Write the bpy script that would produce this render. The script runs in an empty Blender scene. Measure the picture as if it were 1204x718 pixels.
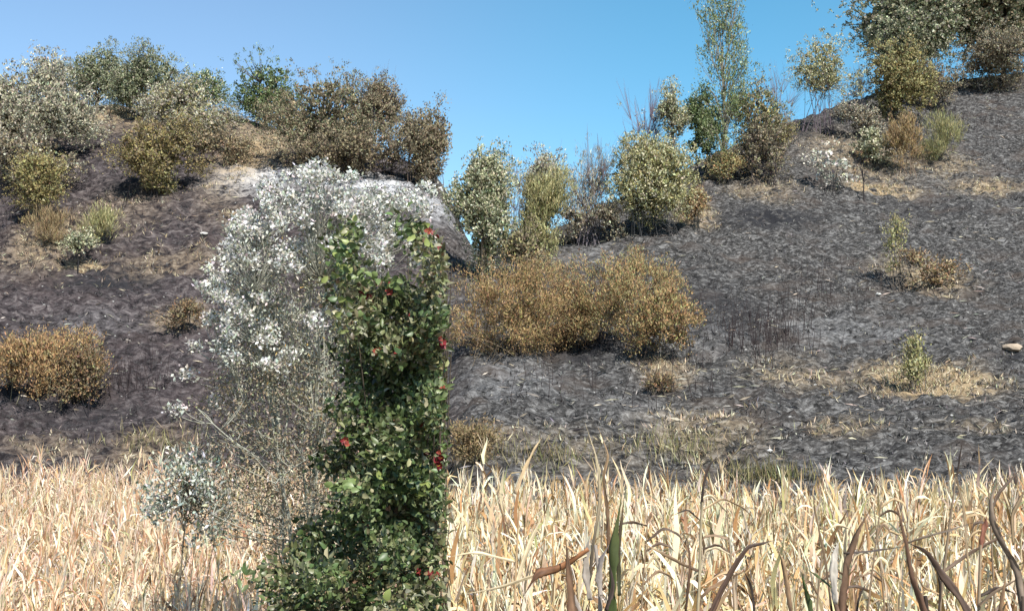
import bpy, math, random, zlib
import numpy as np
from mathutils import Vector

random.seed(7); rng = np.random.default_rng(7)
scene = bpy.context.scene
COL = scene.collection
PW, PH, F = 1204.0, 718.0, 1300.0            # photograph size and focal length in its pixels
CAMZ = 4.0
PHI = math.atan((480.0 - 359.0) / F)         # the true horizon lies on row 480

# ------------------------------------------------------------------ camera, sky, sun, exposure
cam = bpy.data.cameras.new('camera'); cam.sensor_width = 36.0; cam.lens = 36.0 * F / PW
cam.clip_start = 0.1; cam.clip_end = 3000
cam_ob = bpy.data.objects.new('camera', cam); COL.objects.link(cam_ob)
cam_ob.location = (0, 0, CAMZ); cam_ob.rotation_euler = (math.pi / 2 + PHI, 0, 0)
scene.camera = cam_ob

SUN_EL, SUN_AZ = math.radians(47), math.radians(154)       # azimuth clockwise from +Y: behind the camera, to its right
world = bpy.data.worlds.new('World'); scene.world = world; world.use_nodes = True
wn = world.node_tree; wn.nodes.clear()
sky = wn.nodes.new('ShaderNodeTexSky'); sky.sky_type = 'NISHITA'; sky.sun_disc = False
sky.sun_elevation = SUN_EL; sky.sun_rotation = SUN_AZ
sky.air_density = 1.0; sky.dust_density = 0.3; sky.ozone_density = 2.2; sky.altitude = 300
hs = wn.nodes.new('ShaderNodeHueSaturation'); hs.inputs['Saturation'].default_value = 1.02; hs.inputs['Hue'].default_value = 0.493
bg = wn.nodes.new('ShaderNodeBackground'); bg.inputs['Strength'].default_value = 0.096
wo = wn.nodes.new('ShaderNodeOutputWorld')
hs2 = wn.nodes.new('ShaderNodeHueSaturation'); hs2.inputs['Saturation'].default_value = 1.24; hs2.inputs['Hue'].default_value = 0.478
wtc = wn.nodes.new('ShaderNodeTexCoord'); sx = wn.nodes.new('ShaderNodeSeparateXYZ'); wmr = wn.nodes.new('ShaderNodeMapRange')
wmr.interpolation_type = 'SMOOTHSTEP'; wmr.inputs['From Min'].default_value = -.30; wmr.inputs['From Max'].default_value = .20
wmx = wn.nodes.new('ShaderNodeMix'); wmx.data_type = 'RGBA'
wn.links.new(wtc.outputs['Generated'], sx.inputs[0]); wn.links.new(sx.outputs['X'], wmr.inputs['Value']); wn.links.new(wmr.outputs[0], wmx.inputs[0])
wn.links.new(sky.outputs[0], hs.inputs['Color']); wn.links.new(sky.outputs[0], hs2.inputs['Color'])
wn.links.new(hs.outputs[0], wmx.inputs[6]); wn.links.new(hs2.outputs[0], wmx.inputs[7]); wn.links.new(wmx.outputs[2], bg.inputs['Color'])
wn.links.new(bg.outputs[0], wo.inputs['Surface'])
sd = bpy.data.lights.new('sun', 'SUN'); sd.energy = 4.2; sd.angle = math.radians(0.53); sd.color = (1.0, 0.955, 0.88)
so = bpy.data.objects.new('sun', sd); COL.objects.link(so)
sdir = Vector((math.sin(SUN_AZ) * math.cos(SUN_EL), math.cos(SUN_AZ) * math.cos(SUN_EL), math.sin(SUN_EL)))
so.rotation_euler = (-sdir).to_track_quat('-Z', 'Y').to_euler(); so.location = sdir * 120
vs = scene.view_settings; vs.view_transform = 'Standard'; vs.look = 'None'; vs.gamma = 1.0; vs.use_curve_mapping = False
vs.exposure = 1.0
scene.cycles.max_bounces = 6; scene.cycles.diffuse_bounces = 3; scene.cycles.transmission_bounces = 4

# ------------------------------------------------------------------ pixels and directions
CP, SP = math.cos(PHI), math.sin(PHI)
def row_tan(y):                               # height gained per metre of Y along the ray through a row
    v = (359.0 - y) / F
    return (SP + v * CP) / (CP - v * SP)
def P(x, y, Y):                               # the point of pixel (x, y) at distance Y
    v = (359.0 - y) / F; h = (x - 602.0) / F; k = Y / (CP - v * SP)
    return Vector((h * k, Y, CAMZ + (SP + v * CP) * k))
def px(p):                                    # arrays of points to pixels
    p = np.asarray(p, float); Z = p[..., 2] - CAMZ
    d = p[..., 1] * CP + Z * SP; u = -p[..., 1] * SP + Z * CP
    return 602 + F * p[..., 0] / d, 359 - F * u / d

# ------------------------------------------------------------------ terrain
def sstep(a, b, x):
    t = np.clip((np.asarray(x, float) - a) / (b - a), 0, 1); return t * t * (3 - 2 * t)
YK = np.array([20, 26, 30, 36, 42, 48, 54, 60, 66, 72, 80, 88, 110.])
A = 'z'                                       # rows at each distance per column of the hill; a tuple gives the height itself
LEFT = [(.35,), (.35,), (.35,), (.4,), 497, 390, 287, 212, 172, 142, 128, 128]
ANCH = [
 (-400, LEFT), (60, LEFT),
 (250, [(.35,), (.35,), (.35,), (.4,), 497, 390, 285, 208, 170, 146, 138, 140]),
 (400, [(.35,), (.35,), (.35,), (.4,), 497, 390, 287, 214, 190, 180, 180, 184]),
 (480, [(.4,), (.4,), (.6,), (2.,), 480, 390, 292, 226, 205, 200, 200, 204]),
 (521, [(.45,), (.45,), (1.4,), 500, 450, 385, 298, 240, 222, 216, 216, 220]),
 (556, [(.5,), (.5,), 537, 478, 420, 365, 318, 314, 316, 320, 326, 330]),
 (640, [(.5,), (.5,), 537, 480, 425, 372, 325, 290, 288, 290, 294, 300]),
 (750, [(.5,), (.5,), 537, 480, 425, 370, 318, 270, 238, 234, 236, 240]),
 (850, [(.5,), (.5,), 537, 479, 425, 370, 318, 268, 220, 187, 185, 187]),
 (900, [(.5,), (.5,), 537, 479, 425, 370, 318, 268, 219, 178, 166, 167]),
 (950, [(.5,), (.5,), 537, 478, 425, 370, 318, 268, 220, 172, 148, 148]),
 (1050, [(.5,), (.5,), 537, 478, 425, 372, 322, 275, 228, 180, 128, 109]),
 (1204, [(.5,), (.5,), 537, 478, 425, 373, 325, 280, 235, 188, 130, 86]),
 (1700, [(.5,), (.5,), 537, 478, 425, 373, 325, 280, 235, 188, 130, 80]),
]
ua = np.array([(a[0] - 602) / F for a in ANCH])
za = np.array([[r[0] if isinstance(r, tuple) else CAMZ + row_tan(r) * Y for r, Y in zip(a[1], YK)] + [0] for a in ANCH])
za[:, -1] = za[:, -2] + 1.0
US = np.arange(-0.75, 0.80, 0.005); YS = np.arange(20, 111, 0.5)
T = np.array([np.interp(US, ua, za[:, k]) for k in range(len(YK))])
T = np.array([np.interp(YS, YK, T[:, i]) for i in range(len(US))])
def blur(a, s, ax):
    k = np.exp(-0.5 * (np.arange(-9, 10) / s) ** 2); k /= k.sum()
    ap = np.pad(a, [(9, 9) if i == ax else (0, 0) for i in range(2)], mode='edge')
    return np.apply_along_axis(lambda v: np.convolve(v, k, 'valid'), ax, ap)
T = blur(blur(T, 1.6, 0), 2.2, 1)
def hashf(i, j, s):
    h = (i.astype(np.int64) * 374761393 + j.astype(np.int64) * 668265263 + s * 1442695041) & 0x7fffffff
    h = ((h ^ (h >> 13)) * 1274126177) & 0x7fffffff
    return ((h ^ (h >> 16)) & 0xffff) / 65535.0
def vnoise(x, y, s=0):
    xi, yi = np.floor(x), np.floor(y); fx, fy = x - xi, y - yi
    fx = fx * fx * (3 - 2 * fx); fy = fy * fy * (3 - 2 * fy)
    a = hashf(xi, yi, s); b = hashf(xi + 1, yi, s); c = hashf(xi, yi + 1, s); d = hashf(xi + 1, yi + 1, s)
    return (a * (1 - fx) + b * fx) * (1 - fy) + (c * (1 - fx) + d * fx) * fy
def field_z(X, Y):
    u = X / np.maximum(Y, 4.0)
    base = .35 + 0.15 * sstep(-0.125, -0.055, u)
    bank = (2.1 - base) * (1 - sstep(4.6, 7.4, Y))
    return base + bank
def ground(X, Y, rough=True):
    X = np.asarray(X, float); Y = np.asarray(Y, float)
    u = np.clip(X / np.maximum(Y, 4.0), US[0], US[-1] - 1e-6); yy = np.clip(Y, 20, 110 - 1e-6)
    a = (u - US[0]) / 0.005; b = (yy - 20) / 0.5; i = a.astype(int); j = b.astype(int); fa = a - i; fb = b - j
    zt = (T[i, j] * (1 - fa) + T[i + 1, j] * fa) * (1 - fb) + (T[i, j + 1] * (1 - fa) + T[i + 1, j + 1] * fa) * fb
    w = sstep(20, 24, Y)
    z = field_z(X, Y) * (1 - w) + zt * w
    if rough:
        hl = sstep(25, 32, Y)
        wx = X + 1.3 * vnoise(X * .5, Y * .5, 9)
        n = (vnoise(X * .22, Y * .35, 1) - .5) * .5 + (vnoise(wx * .7, Y * 1.3, 2) - .5) * .42
        n += (1 - 2 * np.abs(vnoise(wx * 1.15 + Y * .3, Y * 2.5, 3) - .5)) * .36 + (vnoise(X * 2.4 - Y * .8, Y * 4.4, 4) - .5) * .30 + (vnoise(X * 2.5 + Y, Y * 4.3 + X, 14) - .5) * .16
        z = z + n * hl + (vnoise(X * 2, Y * 2, 5) - .5) * .08
    return z
def hit(x, y, y0=20.0, y1=100.0):             # where the ray of a pixel meets the hillside
    Ys = np.arange(y0, y1, 0.05); v = (359.0 - y) / F
    X = (x - 602.0) / F * Ys / (CP - v * SP); Z = CAMZ + row_tan(y) * Ys
    below = np.nonzero(Z <= ground(X, Ys))[0]
    k = below[0] if len(below) else len(Ys) - 1
    return Vector((X[k], Ys[k], float(ground(X[k], Ys[k]))))

# ------------------------------------------------------------------ mesh and material helpers
def mesh_obj(name, V, faces, mat, parent=None, colors=None, smooth=False, attrs=None):
    """faces: list of integer arrays (n, k)"""
    me = bpy.data.meshes.new(name); V = np.asarray(V, np.float32)
    loops = np.concatenate([f.ravel() for f in faces]).astype(np.int32)
    tot = np.concatenate([np.full(len(f), f.shape[1], np.int32) for f in faces])
    start = np.concatenate([[0], np.cumsum(tot)[:-1]]).astype(np.int32)
    me.vertices.add(len(V)); me.vertices.foreach_set('co', V.ravel())
    me.loops.add(len(loops)); me.loops.foreach_set('vertex_index', loops)
    me.polygons.add(len(tot)); me.polygons.foreach_set('loop_start', start); me.polygons.foreach_set('loop_total', tot)
    if smooth: me.polygons.foreach_set('use_smooth', np.ones(len(tot), bool))
    if colors is not None:
        ca = me.color_attributes.new('col', 'FLOAT_COLOR', 'POINT')
        c = np.ones((len(V), 4), np.float32); c[:, :3] = colors; ca.data.foreach_set('color', c.ravel())
    for k, v in (attrs or {}).items():
        at = me.attributes.new(k, 'FLOAT', 'POINT'); at.data.foreach_set('value', np.asarray(v, np.float32))
    me.update(); me.validate()
    if mat: me.materials.append(mat)
    o = bpy.data.objects.new(name, me); COL.objects.link(o)
    if parent: o.parent = parent
    return o
def tag(o, label=None, cat=None, group=None, kind=None):
    if label: o['label'] = label
    if cat: o['category'] = cat
    if group: o['group'] = group
    if kind: o['kind'] = kind
    return o
def empty(name, loc, label, cat, group=None):
    e = bpy.data.objects.new(name, None); COL.objects.link(e); e.location = loc; e.empty_display_size = 0.2
    return tag(e, label, cat, group)
def nmat(name):
    m = bpy.data.materials.new(name); m.use_nodes = True; nt = m.node_tree; nt.nodes.clear()
    out = nt.nodes.new('ShaderNodeOutputMaterial')
    return m, nt, out
def leaf_mat(name, rough=0.6, trans=0.25, spec=0.3, noise=0.0, nscale=40):
    m, nt, out = nmat(name); N = nt.nodes.new; L = nt.links.new
    a = N('ShaderNodeAttribute'); a.attribute_name = 'col'
    c = a.outputs['Color']
    if noise:
        tc = N('ShaderNodeTexCoord'); n = N('ShaderNodeTexNoise'); n.inputs['Scale'].default_value = nscale; n.inputs['Detail'].default_value = 3
        L(tc.outputs['Object'], n.inputs['Vector'])
        mr = N('ShaderNodeMapRange'); mr.inputs['To Min'].default_value = 1 - noise; mr.inputs['To Max'].default_value = 1 + noise
        L(n.outputs['Fac'], mr.inputs['Value'])
        mx = N('ShaderNodeVectorMath'); mx.operation = 'SCALE'; L(c, mx.inputs[0]); L(mr.outputs[0], mx.inputs['Scale']); c = mx.outputs[0]
    b = N('ShaderNodeBsdfPrincipled'); b.inputs['Roughness'].default_value = rough; b.inputs['Specular IOR Level'].default_value = spec
    L(c, b.inputs['Base Color'])
    t = N('ShaderNodeBsdfTranslucent'); L(c, t.inputs['Color'])
    mix = N('ShaderNodeMixShader'); mix.inputs[0].default_value = trans
    L(b.outputs[0], mix.inputs[1]); L(t.outputs[0], mix.inputs[2]); L(mix.outputs[0], out.inputs['Surface'])
    return m
M_LEAF = leaf_mat('leaf_dry', .7, .2, .15)
M_GREEN = leaf_mat('leaf_green', .42, .22, .4)
M_STRAW = leaf_mat('straw_blade', .6, .22, .25, .18, 25)
M_BLADE = leaf_mat('withered_blade', .6, .15, .3, .35, 30)
M_BARK = leaf_mat('bark', .85, 0.0, .15, .3, 30)
M_PETAL = leaf_mat('petal', .5, .3, .3)

def tri_tube(paths, radii, sides=4):
    """paths: list of (n,3) arrays, radii: list of (n,) -> verts, quad faces"""
    Vs, Fs, off = [], [], 0
    ang = np.arange(sides) / sides * 2 * math.pi
    for p, r in zip(paths, radii):
        p = np.asarray(p, float); r = np.asarray(r, float); n = len(p)
        t = np.gradient(p, axis=0); t /= np.linalg.norm(t, axis=1, keepdims=True) + 1e-9
        ref = np.where(np.abs(t[:, 2:3]) > .9, np.array([[1., 0, 0]]), np.array([[0, 0, 1.]]))
        a = np.cross(t, ref); a /= np.linalg.norm(a, axis=1, keepdims=True) + 1e-9; b = np.cross(t, a)
        ring = p[:, None] + (a[:, None] * np.cos(ang)[None, :, None] + b[:, None] * np.sin(ang)[None, :, None]) * r[:, None, None]
        Vs.append(ring.reshape(-1, 3))
        i = np.arange(n - 1)[:, None] * sides; j = np.arange(sides)[None]; jn = (j + 1) % sides
        Fs.append((np.stack([i + j, i + jn, i + sides + jn, i + sides + j], -1)).reshape(-1, 4) + off)
        off += n * sides
    return np.concatenate(Vs), np.concatenate(Fs)
def bez(a, b, c, n=7):
    t = np.linspace(0, 1, n)[:, None]; a, b, c = (np.asarray(v, float) for v in (a, b, c))
    return a * (1 - t) ** 2 + b * 2 * t * (1 - t) + c * t * t
def unit(v): return v / (np.linalg.norm(v, axis=-1, keepdims=True) + 1e-9)
def leaf_quads(C, D, L, W, cols, fold=False, face=None):
    """C centres (n,3) of leaf bases, D directions, L lengths, W widths"""
    n = len(C); D = unit(D); R = unit(rng.normal(size=(n, 3))) if face is None else unit(face + .55 * rng.normal(size=(n, 3))); S = unit(np.cross(D, R)); Nn = np.cross(S, D)
    L = np.asarray(L).reshape(-1, 1) * np.ones((n, 1)); W = np.asarray(W).reshape(-1, 1) * np.ones((n, 1))
    if not fold:
        b = C; t = C + D * L - Nn * L * .08; l = C + D * L * .45 + S * W * .5; r = C + D * L * .45 - S * W * .5
        V = np.stack([b, r, t, l], 1).reshape(-1, 3)
        Fq = np.arange(n)[:, None] * 4 + np.array([[0, 1, 2, 3]])
        return V, [Fq], np.repeat(cols, 4, 0)
    b = C; m = C + D * L * .5 + Nn * L * .02; t = C + D * L - Nn * L * .18
    l1 = C + D * L * .3 + S * W * .48 + Nn * W * .22; r1 = C + D * L * .3 - S * W * .48 + Nn * W * .22
    l2 = C + D * L * .7 + S * W * .38 + Nn * W * .1; r2 = C + D * L * .7 - S * W * .38 + Nn * W * .1
    V = np.stack([b, r1, r2, t, l2, l1, m], 1).reshape(-1, 3)
    q = np.array([[0, 1, 6], [1, 2, 6], [2, 3, 6], [3, 4, 6], [4, 5, 6], [5, 0, 6]])
    Fq = (np.arange(n)[:, None, None] * 7 + q[None]).reshape(-1, 3)
    return V, [Fq], np.repeat(cols, 7, 0)
def palette(n, pal, jit=.2):
    """pal: list of (weight, (r,g,b))"""
    w = np.array([p[0] for p in pal], float); w /= w.sum()
    k = rng.choice(len(pal), n, p=w); c = np.array([p[1] for p in pal])[k]
    return np.clip(c * (1 + jit * rng.normal(size=(n, 1))) * (1 + .06 * rng.normal(size=(n, 3))), .004, .9)

# ------------------------------------------------------------------ burnt hillside and field soil
spots = [  # dry pale grass patches: pixel, half width and half height in pixels, strength
 (95, 318, 36, 7, 1.), (200, 312, 60, 14, .4), (215, 378, 34, 18, .55), (60, 275, 45, 22, .7), (272, 256, 14, 10, .7),
 (305, 168, 34, 16, 1.2), (112, 136, 26, 6, 1.2), (175, 525, 50, 20, .5), (60, 530, 60, 18, .4), (140, 250, 60, 30, .25),
 (895, 220, 40, 10, .5), (815, 250, 22, 18, .9), (1040, 226, 42, 9, 1.7), (1160, 222, 45, 14, .7), (1085, 322, 46, 16, .8),
 (1090, 447, 64, 13, 2.2), (940, 440, 60, 18, .5), (825, 505, 70, 24, .5), (560, 520, 40, 18, .8), (1005, 180, 60, 24, .5),
 (680, 520, 80, 22, .25), (780, 430, 30, 14, .8), (985, 500, 50, 10, .5), (1100, 190, 50, 12, .5), (1150, 500, 60, 10, .3)]
ash = [(300, 204, 48, 13, 1.15), (390, 210, 60, 10, 1.1), (450, 220, 60, 10, 1.1), (510, 238, 26, 10, .8), (690, 300, 40, 12, .15), (600, 445, 60, 18, .18),
       (820, 400, 60, 20, .12), (1000, 390, 90, 20, .14), (760, 480, 60, 12, .12), (110, 380, 70, 20, .1)]
soot_shade = [(905, 260, 55, 16, 1.), (130, 330, 60, 16, 1.), (690, 410, 40, 18, .9), (930, 160, 60, 8, .8), (100, 480, 60, 16, .5), (150, 215, 30, 10, .9),
        (1100, 250, 60, 14, .4), (740, 330, 110, 30, .4), (30, 470, 60, 12, .8), (1195, 418, 16, 8, .8), (840, 360, 60, 26, .6)]  # burnt soot, plus the shadow under the pale brown rock painted in
def spot_field(lst, X, Y):
    out = np.zeros(len(X))
    for (sx, sy, rx, ry, s) in lst:
        p = hit(sx, sy); q = hit(sx, sy - ry); a = rx / F * p.y; b = max(abs(q.y - p.y), .25)
        out = np.maximum(out, s * np.exp(-(((X - p.x) / a) ** 2 + ((Y - p.y) / b) ** 2) ** 1.5))
    return out
far = np.array([6., 14, 30, 60, 120, 240, 400])
gx = np.concatenate([-38 - far[::-1], np.arange(-38, 38.01, .2), 38 + far])
gy = np.concatenate([-far[::-1] - 2, np.arange(-2, 24, .8), np.arange(24, 92, .115), 92 + far * 1.3])
GX, GY = np.meshgrid(gx, gy); nx, ny = len(gx), len(gy)
GZ = ground(GX.ravel(), GY.ravel())
GV = np.stack([GX.ravel(), GY.ravel(), GZ], 1)
a_dry, a_ash, a_soot_shade = (spot_field(s, GV[:, 0], GV[:, 1]) for s in (spots, ash, soot_shade))
a_plateau = sstep(66, 72, GV[:, 1]) * sstep(-.12, -.2, GV[:, 0] / np.maximum(GV[:, 1], 1)) * .75
a_dry = np.maximum(a_dry, a_plateau)
a_left = 1 - sstep(-.10, -.02, GV[:, 0] / np.maximum(GV[:, 1], 4))
idx = (np.arange(ny - 1)[:, None] * nx + np.arange(nx - 1)[None]); 
quads = np.stack([idx, idx + 1, idx + nx + 1, idx + nx], -1).reshape(-1, 4)
cy = GV[quads].mean(1); edge = 35.6 - 10.2 * sstep(-.125, -.055, cy[:, 0] / np.maximum(cy[:, 1], 4))
is_field = cy[:, 1] < edge + 1.2 * (vnoise(cy[:, 0] * .6, cy[:, 1] * .6, 6) - .5)

def hill_material():
    m, nt, out = nmat('burnt_ground'); N = nt.nodes.new; L = nt.links.new
    tc = N('ShaderNodeTexCoord'); mp = N('ShaderNodeMapping'); L(tc.outputs['Object'], mp.inputs['Vector'])
    mp.inputs['Scale'].default_value = (1.0, 2.0, 1.4)
    def noise(scale, det, rough=.6, src=None, dist=0.0):
        n = N('ShaderNodeTexNoise'); n.inputs['Scale'].default_value = scale; n.inputs['Detail'].default_value = det
        n.inputs['Roughness'].default_value = rough; n.inputs['Distortion'].default_value = dist; L((src or mp).outputs[0] if src is None else src, n.inputs['Vector']); return n.outputs['Fac']
    def ramp(f, stops):
        r = N('ShaderNodeValToRGB'); e = r.color_ramp.elements
        while len(e) < len(stops): e.new(.5)
        for k, (p, c) in enumerate(stops): e[k].position = p; e[k].color = (*c, 1)
        L(f, r.inputs['Fac']); return r.outputs['Color']
    def mixc(f, a, b):
        x = N('ShaderNodeMix'); x.data_type = 'RGBA'
        if hasattr(f, 'links'): L(f, x.inputs[0])
        else: x.inputs[0].default_value = f
        L(a, x.inputs[6])
        if isinstance(b, tuple): x.inputs[7].default_value = (*b, 1)
        else: L(b, x.inputs[7])
        return x.outputs[2]
    def attr(n):
        a = N('ShaderNodeAttribute'); a.attribute_name = n; return a.outputs['Fac']
    def math_(op, a, b):
        x = N('ShaderNodeMath'); x.operation = op; x.use_clamp = True
        for k, v in enumerate((a, b)):
            if hasattr(v, 'links'): L(v, x.inputs[k])
            else: x.inputs[k].default_value = v
        return x.outputs[0]
    def thr(f, lo, hi):
        r = N('ShaderNodeMapRange'); r.inputs['From Min'].default_value = lo; r.inputs['From Max'].default_value = hi; L(f, r.inputs['Value']); return r.outputs[0]
    n1 = noise(1.9, 6, .68, dist=.6); n2 = noise(.35, 4, .55); n3 = noise(5.0, 5, .72, dist=.4); n4 = noise(1.1, 5, .6, dist=1.0)
    c = ramp(n1, [(.36, (.010, .0095, .0095)), (.47, (.036, .034, .033)), (.56, (.076, .072, .070)), (.68, (.24, .233, .225))])
    c2 = ramp(n3, [(.38, (.007, .007, .007)), (.51, (.044, .042, .041)), (.63, (.27, .26, .25))])
    c = mixc(.45, c, c2)
    c = mixc(math_('MULTIPLY', thr(n2, .52, .68), .5), c, (.075, .057, .047))             # brown scorched soil
    cl = ramp(n1, [(.38, (.012, .009, .011)), (.53, (.050, .037, .040)), (.70, (.145, .115, .112))])
    c = mixc(math_('MULTIPLY', attr('left'), .65), c, cl)
    c = mixc(math_('MULTIPLY', attr('soot_shade'), thr(n4, .36, .5)), c, (.022, .022, .025))
    c = mixc(math_('MULTIPLY', attr('ash'), thr(n1, .36, .62)), c, (.50, .50, .51))
    dry = ramp(n3, [(.3, (.17, .12, .07)), (.55, (.34, .255, .155)), (.75, (.50, .42, .29))])
    c = mixc(math_('MULTIPLY', attr('dry'), thr(n1, .40, .58)), c, dry)
    v = N('ShaderNodeTexVoronoi'); v.inputs['Scale'].default_value = 2.3; L(mp.outputs[0], v.inputs['Vector'])
    stone = math_('MULTIPLY', thr(v.outputs['Distance'], .16, .06), thr(n4, .56, .62))
    c = mixc(stone, c, (.38, .37, .35))                                                     # chalky stones and ash flecks
    b = N('ShaderNodeBsdfPrincipled'); b.inputs['Roughness'].default_value = .95; b.inputs['Specular IOR Level'].default_value = .1
    L(c, b.inputs['Base Color'])
    bp = N('ShaderNodeBump'); bp.inputs['Strength'].default_value = .9; bp.inputs['Distance'].default_value = .10
    L(n3, bp.inputs['Height']); L(bp.outputs[0], b.inputs['Normal'])
    L(b.outputs[0], out.inputs['Surface']); return m
def soil_material():
    m, nt, out = nmat('field_soil'); N = nt.nodes.new; L = nt.links.new
    tc = N('ShaderNodeTexCoord'); n = N('ShaderNodeTexNoise'); n.inputs['Scale'].default_value = 6; n.inputs['Detail'].default_value = 6; L(tc.outputs['Object'], n.inputs['Vector'])
    r = N('ShaderNodeValToRGB'); e = r.color_ramp.elements; e[0].position = .3; e[0].color = (.10, .075, .05, 1); e[1].position = .7; e[1].color = (.30, .23, .15, 1)
    L(n.outputs['Fac'], r.inputs['Fac'])
    b = N('ShaderNodeBsdfPrincipled'); b.inputs['Roughness'].default_value = .95; L(r.outputs['Color'], b.inputs['Base Color'])
    bp = N('ShaderNodeBump'); bp.inputs['Strength'].default_value = .6; L(n.outputs['Fac'], bp.inputs['Height']); L(bp.outputs[0], b.inputs['Normal'])
    L(b.outputs[0], out.inputs['Surface']); return m
def sheet(name, mask, mat, label, cat):
    q = quads[mask]; u, inv = np.unique(q, return_inverse=True)
    o = mesh_obj(name, GV[u], [inv.reshape(-1, 4)], mat, smooth=True, attrs={'dry': a_dry[u], 'ash': a_ash[u], 'soot_shade': a_soot_shade[u], 'left': a_left[u]})
    return tag(o, label, cat, kind='structure')
sheet('hillside', ~is_field, hill_material(), 'burnt black and grey hillside rising behind the maize field', 'hillside')
sheet('field_soil', is_field, soil_material(), 'brown soil under the dry maize', 'ground')

# ------------------------------------------------------------------ trees and shrubs of the hill
OL = [(3, (0.176, 0.194, 0.109)), (3, (0.269, 0.277, 0.176)), (2, (0.127, 0.142, 0.083)), (1.2, (0.437, 0.419, 0.302))]
GREY = [(3, (0.335, 0.309, 0.234)), (3, (0.234, 0.209, 0.160)), (2, (0.502, 0.469, 0.361)), (1, (0.151, 0.127, 0.101))]
GREEN = [(3, (0.112, 0.152, 0.059)), (2, (0.165, 0.205, 0.086)), (2, (0.073, 0.099, 0.040)), (.6, (0.317, 0.330, 0.198))]
SCORCH = [(3, (0.200, 0.161, 0.104)), (3, (0.274, 0.225, 0.144)), (2, (0.129, 0.102, 0.072)), (1, (0.338, 0.306, 0.193))]
RUST = [(3, (0.353, 0.218, 0.103)), (2, (0.437, 0.297, 0.151)), (2, (0.252, 0.157, 0.084)), (1.2, (0.308, 0.258, 0.129)), (1.4, (0.157, 0.101, 0.063))]
YOL = [(3, (0.276, 0.252, 0.114)), (2, (0.372, 0.342, 0.168)), (2, (0.180, 0.168, 0.078)), (1, (0.480, 0.444, 0.252))]
CREAM = [(3, (0.460, 0.443, 0.299)), (2, (0.322, 0.322, 0.196)), (2, (0.196, 0.196, 0.115)), (1.4, (0.632, 0.598, 0.437))]
BROWNY = [(3, (0.253, 0.204, 0.083)), (2, (0.198, 0.149, 0.072)), (2, (0.297, 0.259, 0.121)), (1, (0.132, 0.094, 0.055))]
STEM_GREY = [(1, (.10, .085, .07))]; STEM_CHAR = [(1, (.030, .027, .027))]; STEM_TAN = [(1, (.20, .155, .11))]; STEM_MAUVE = [(1, (.15, .13, .145))]

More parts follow.
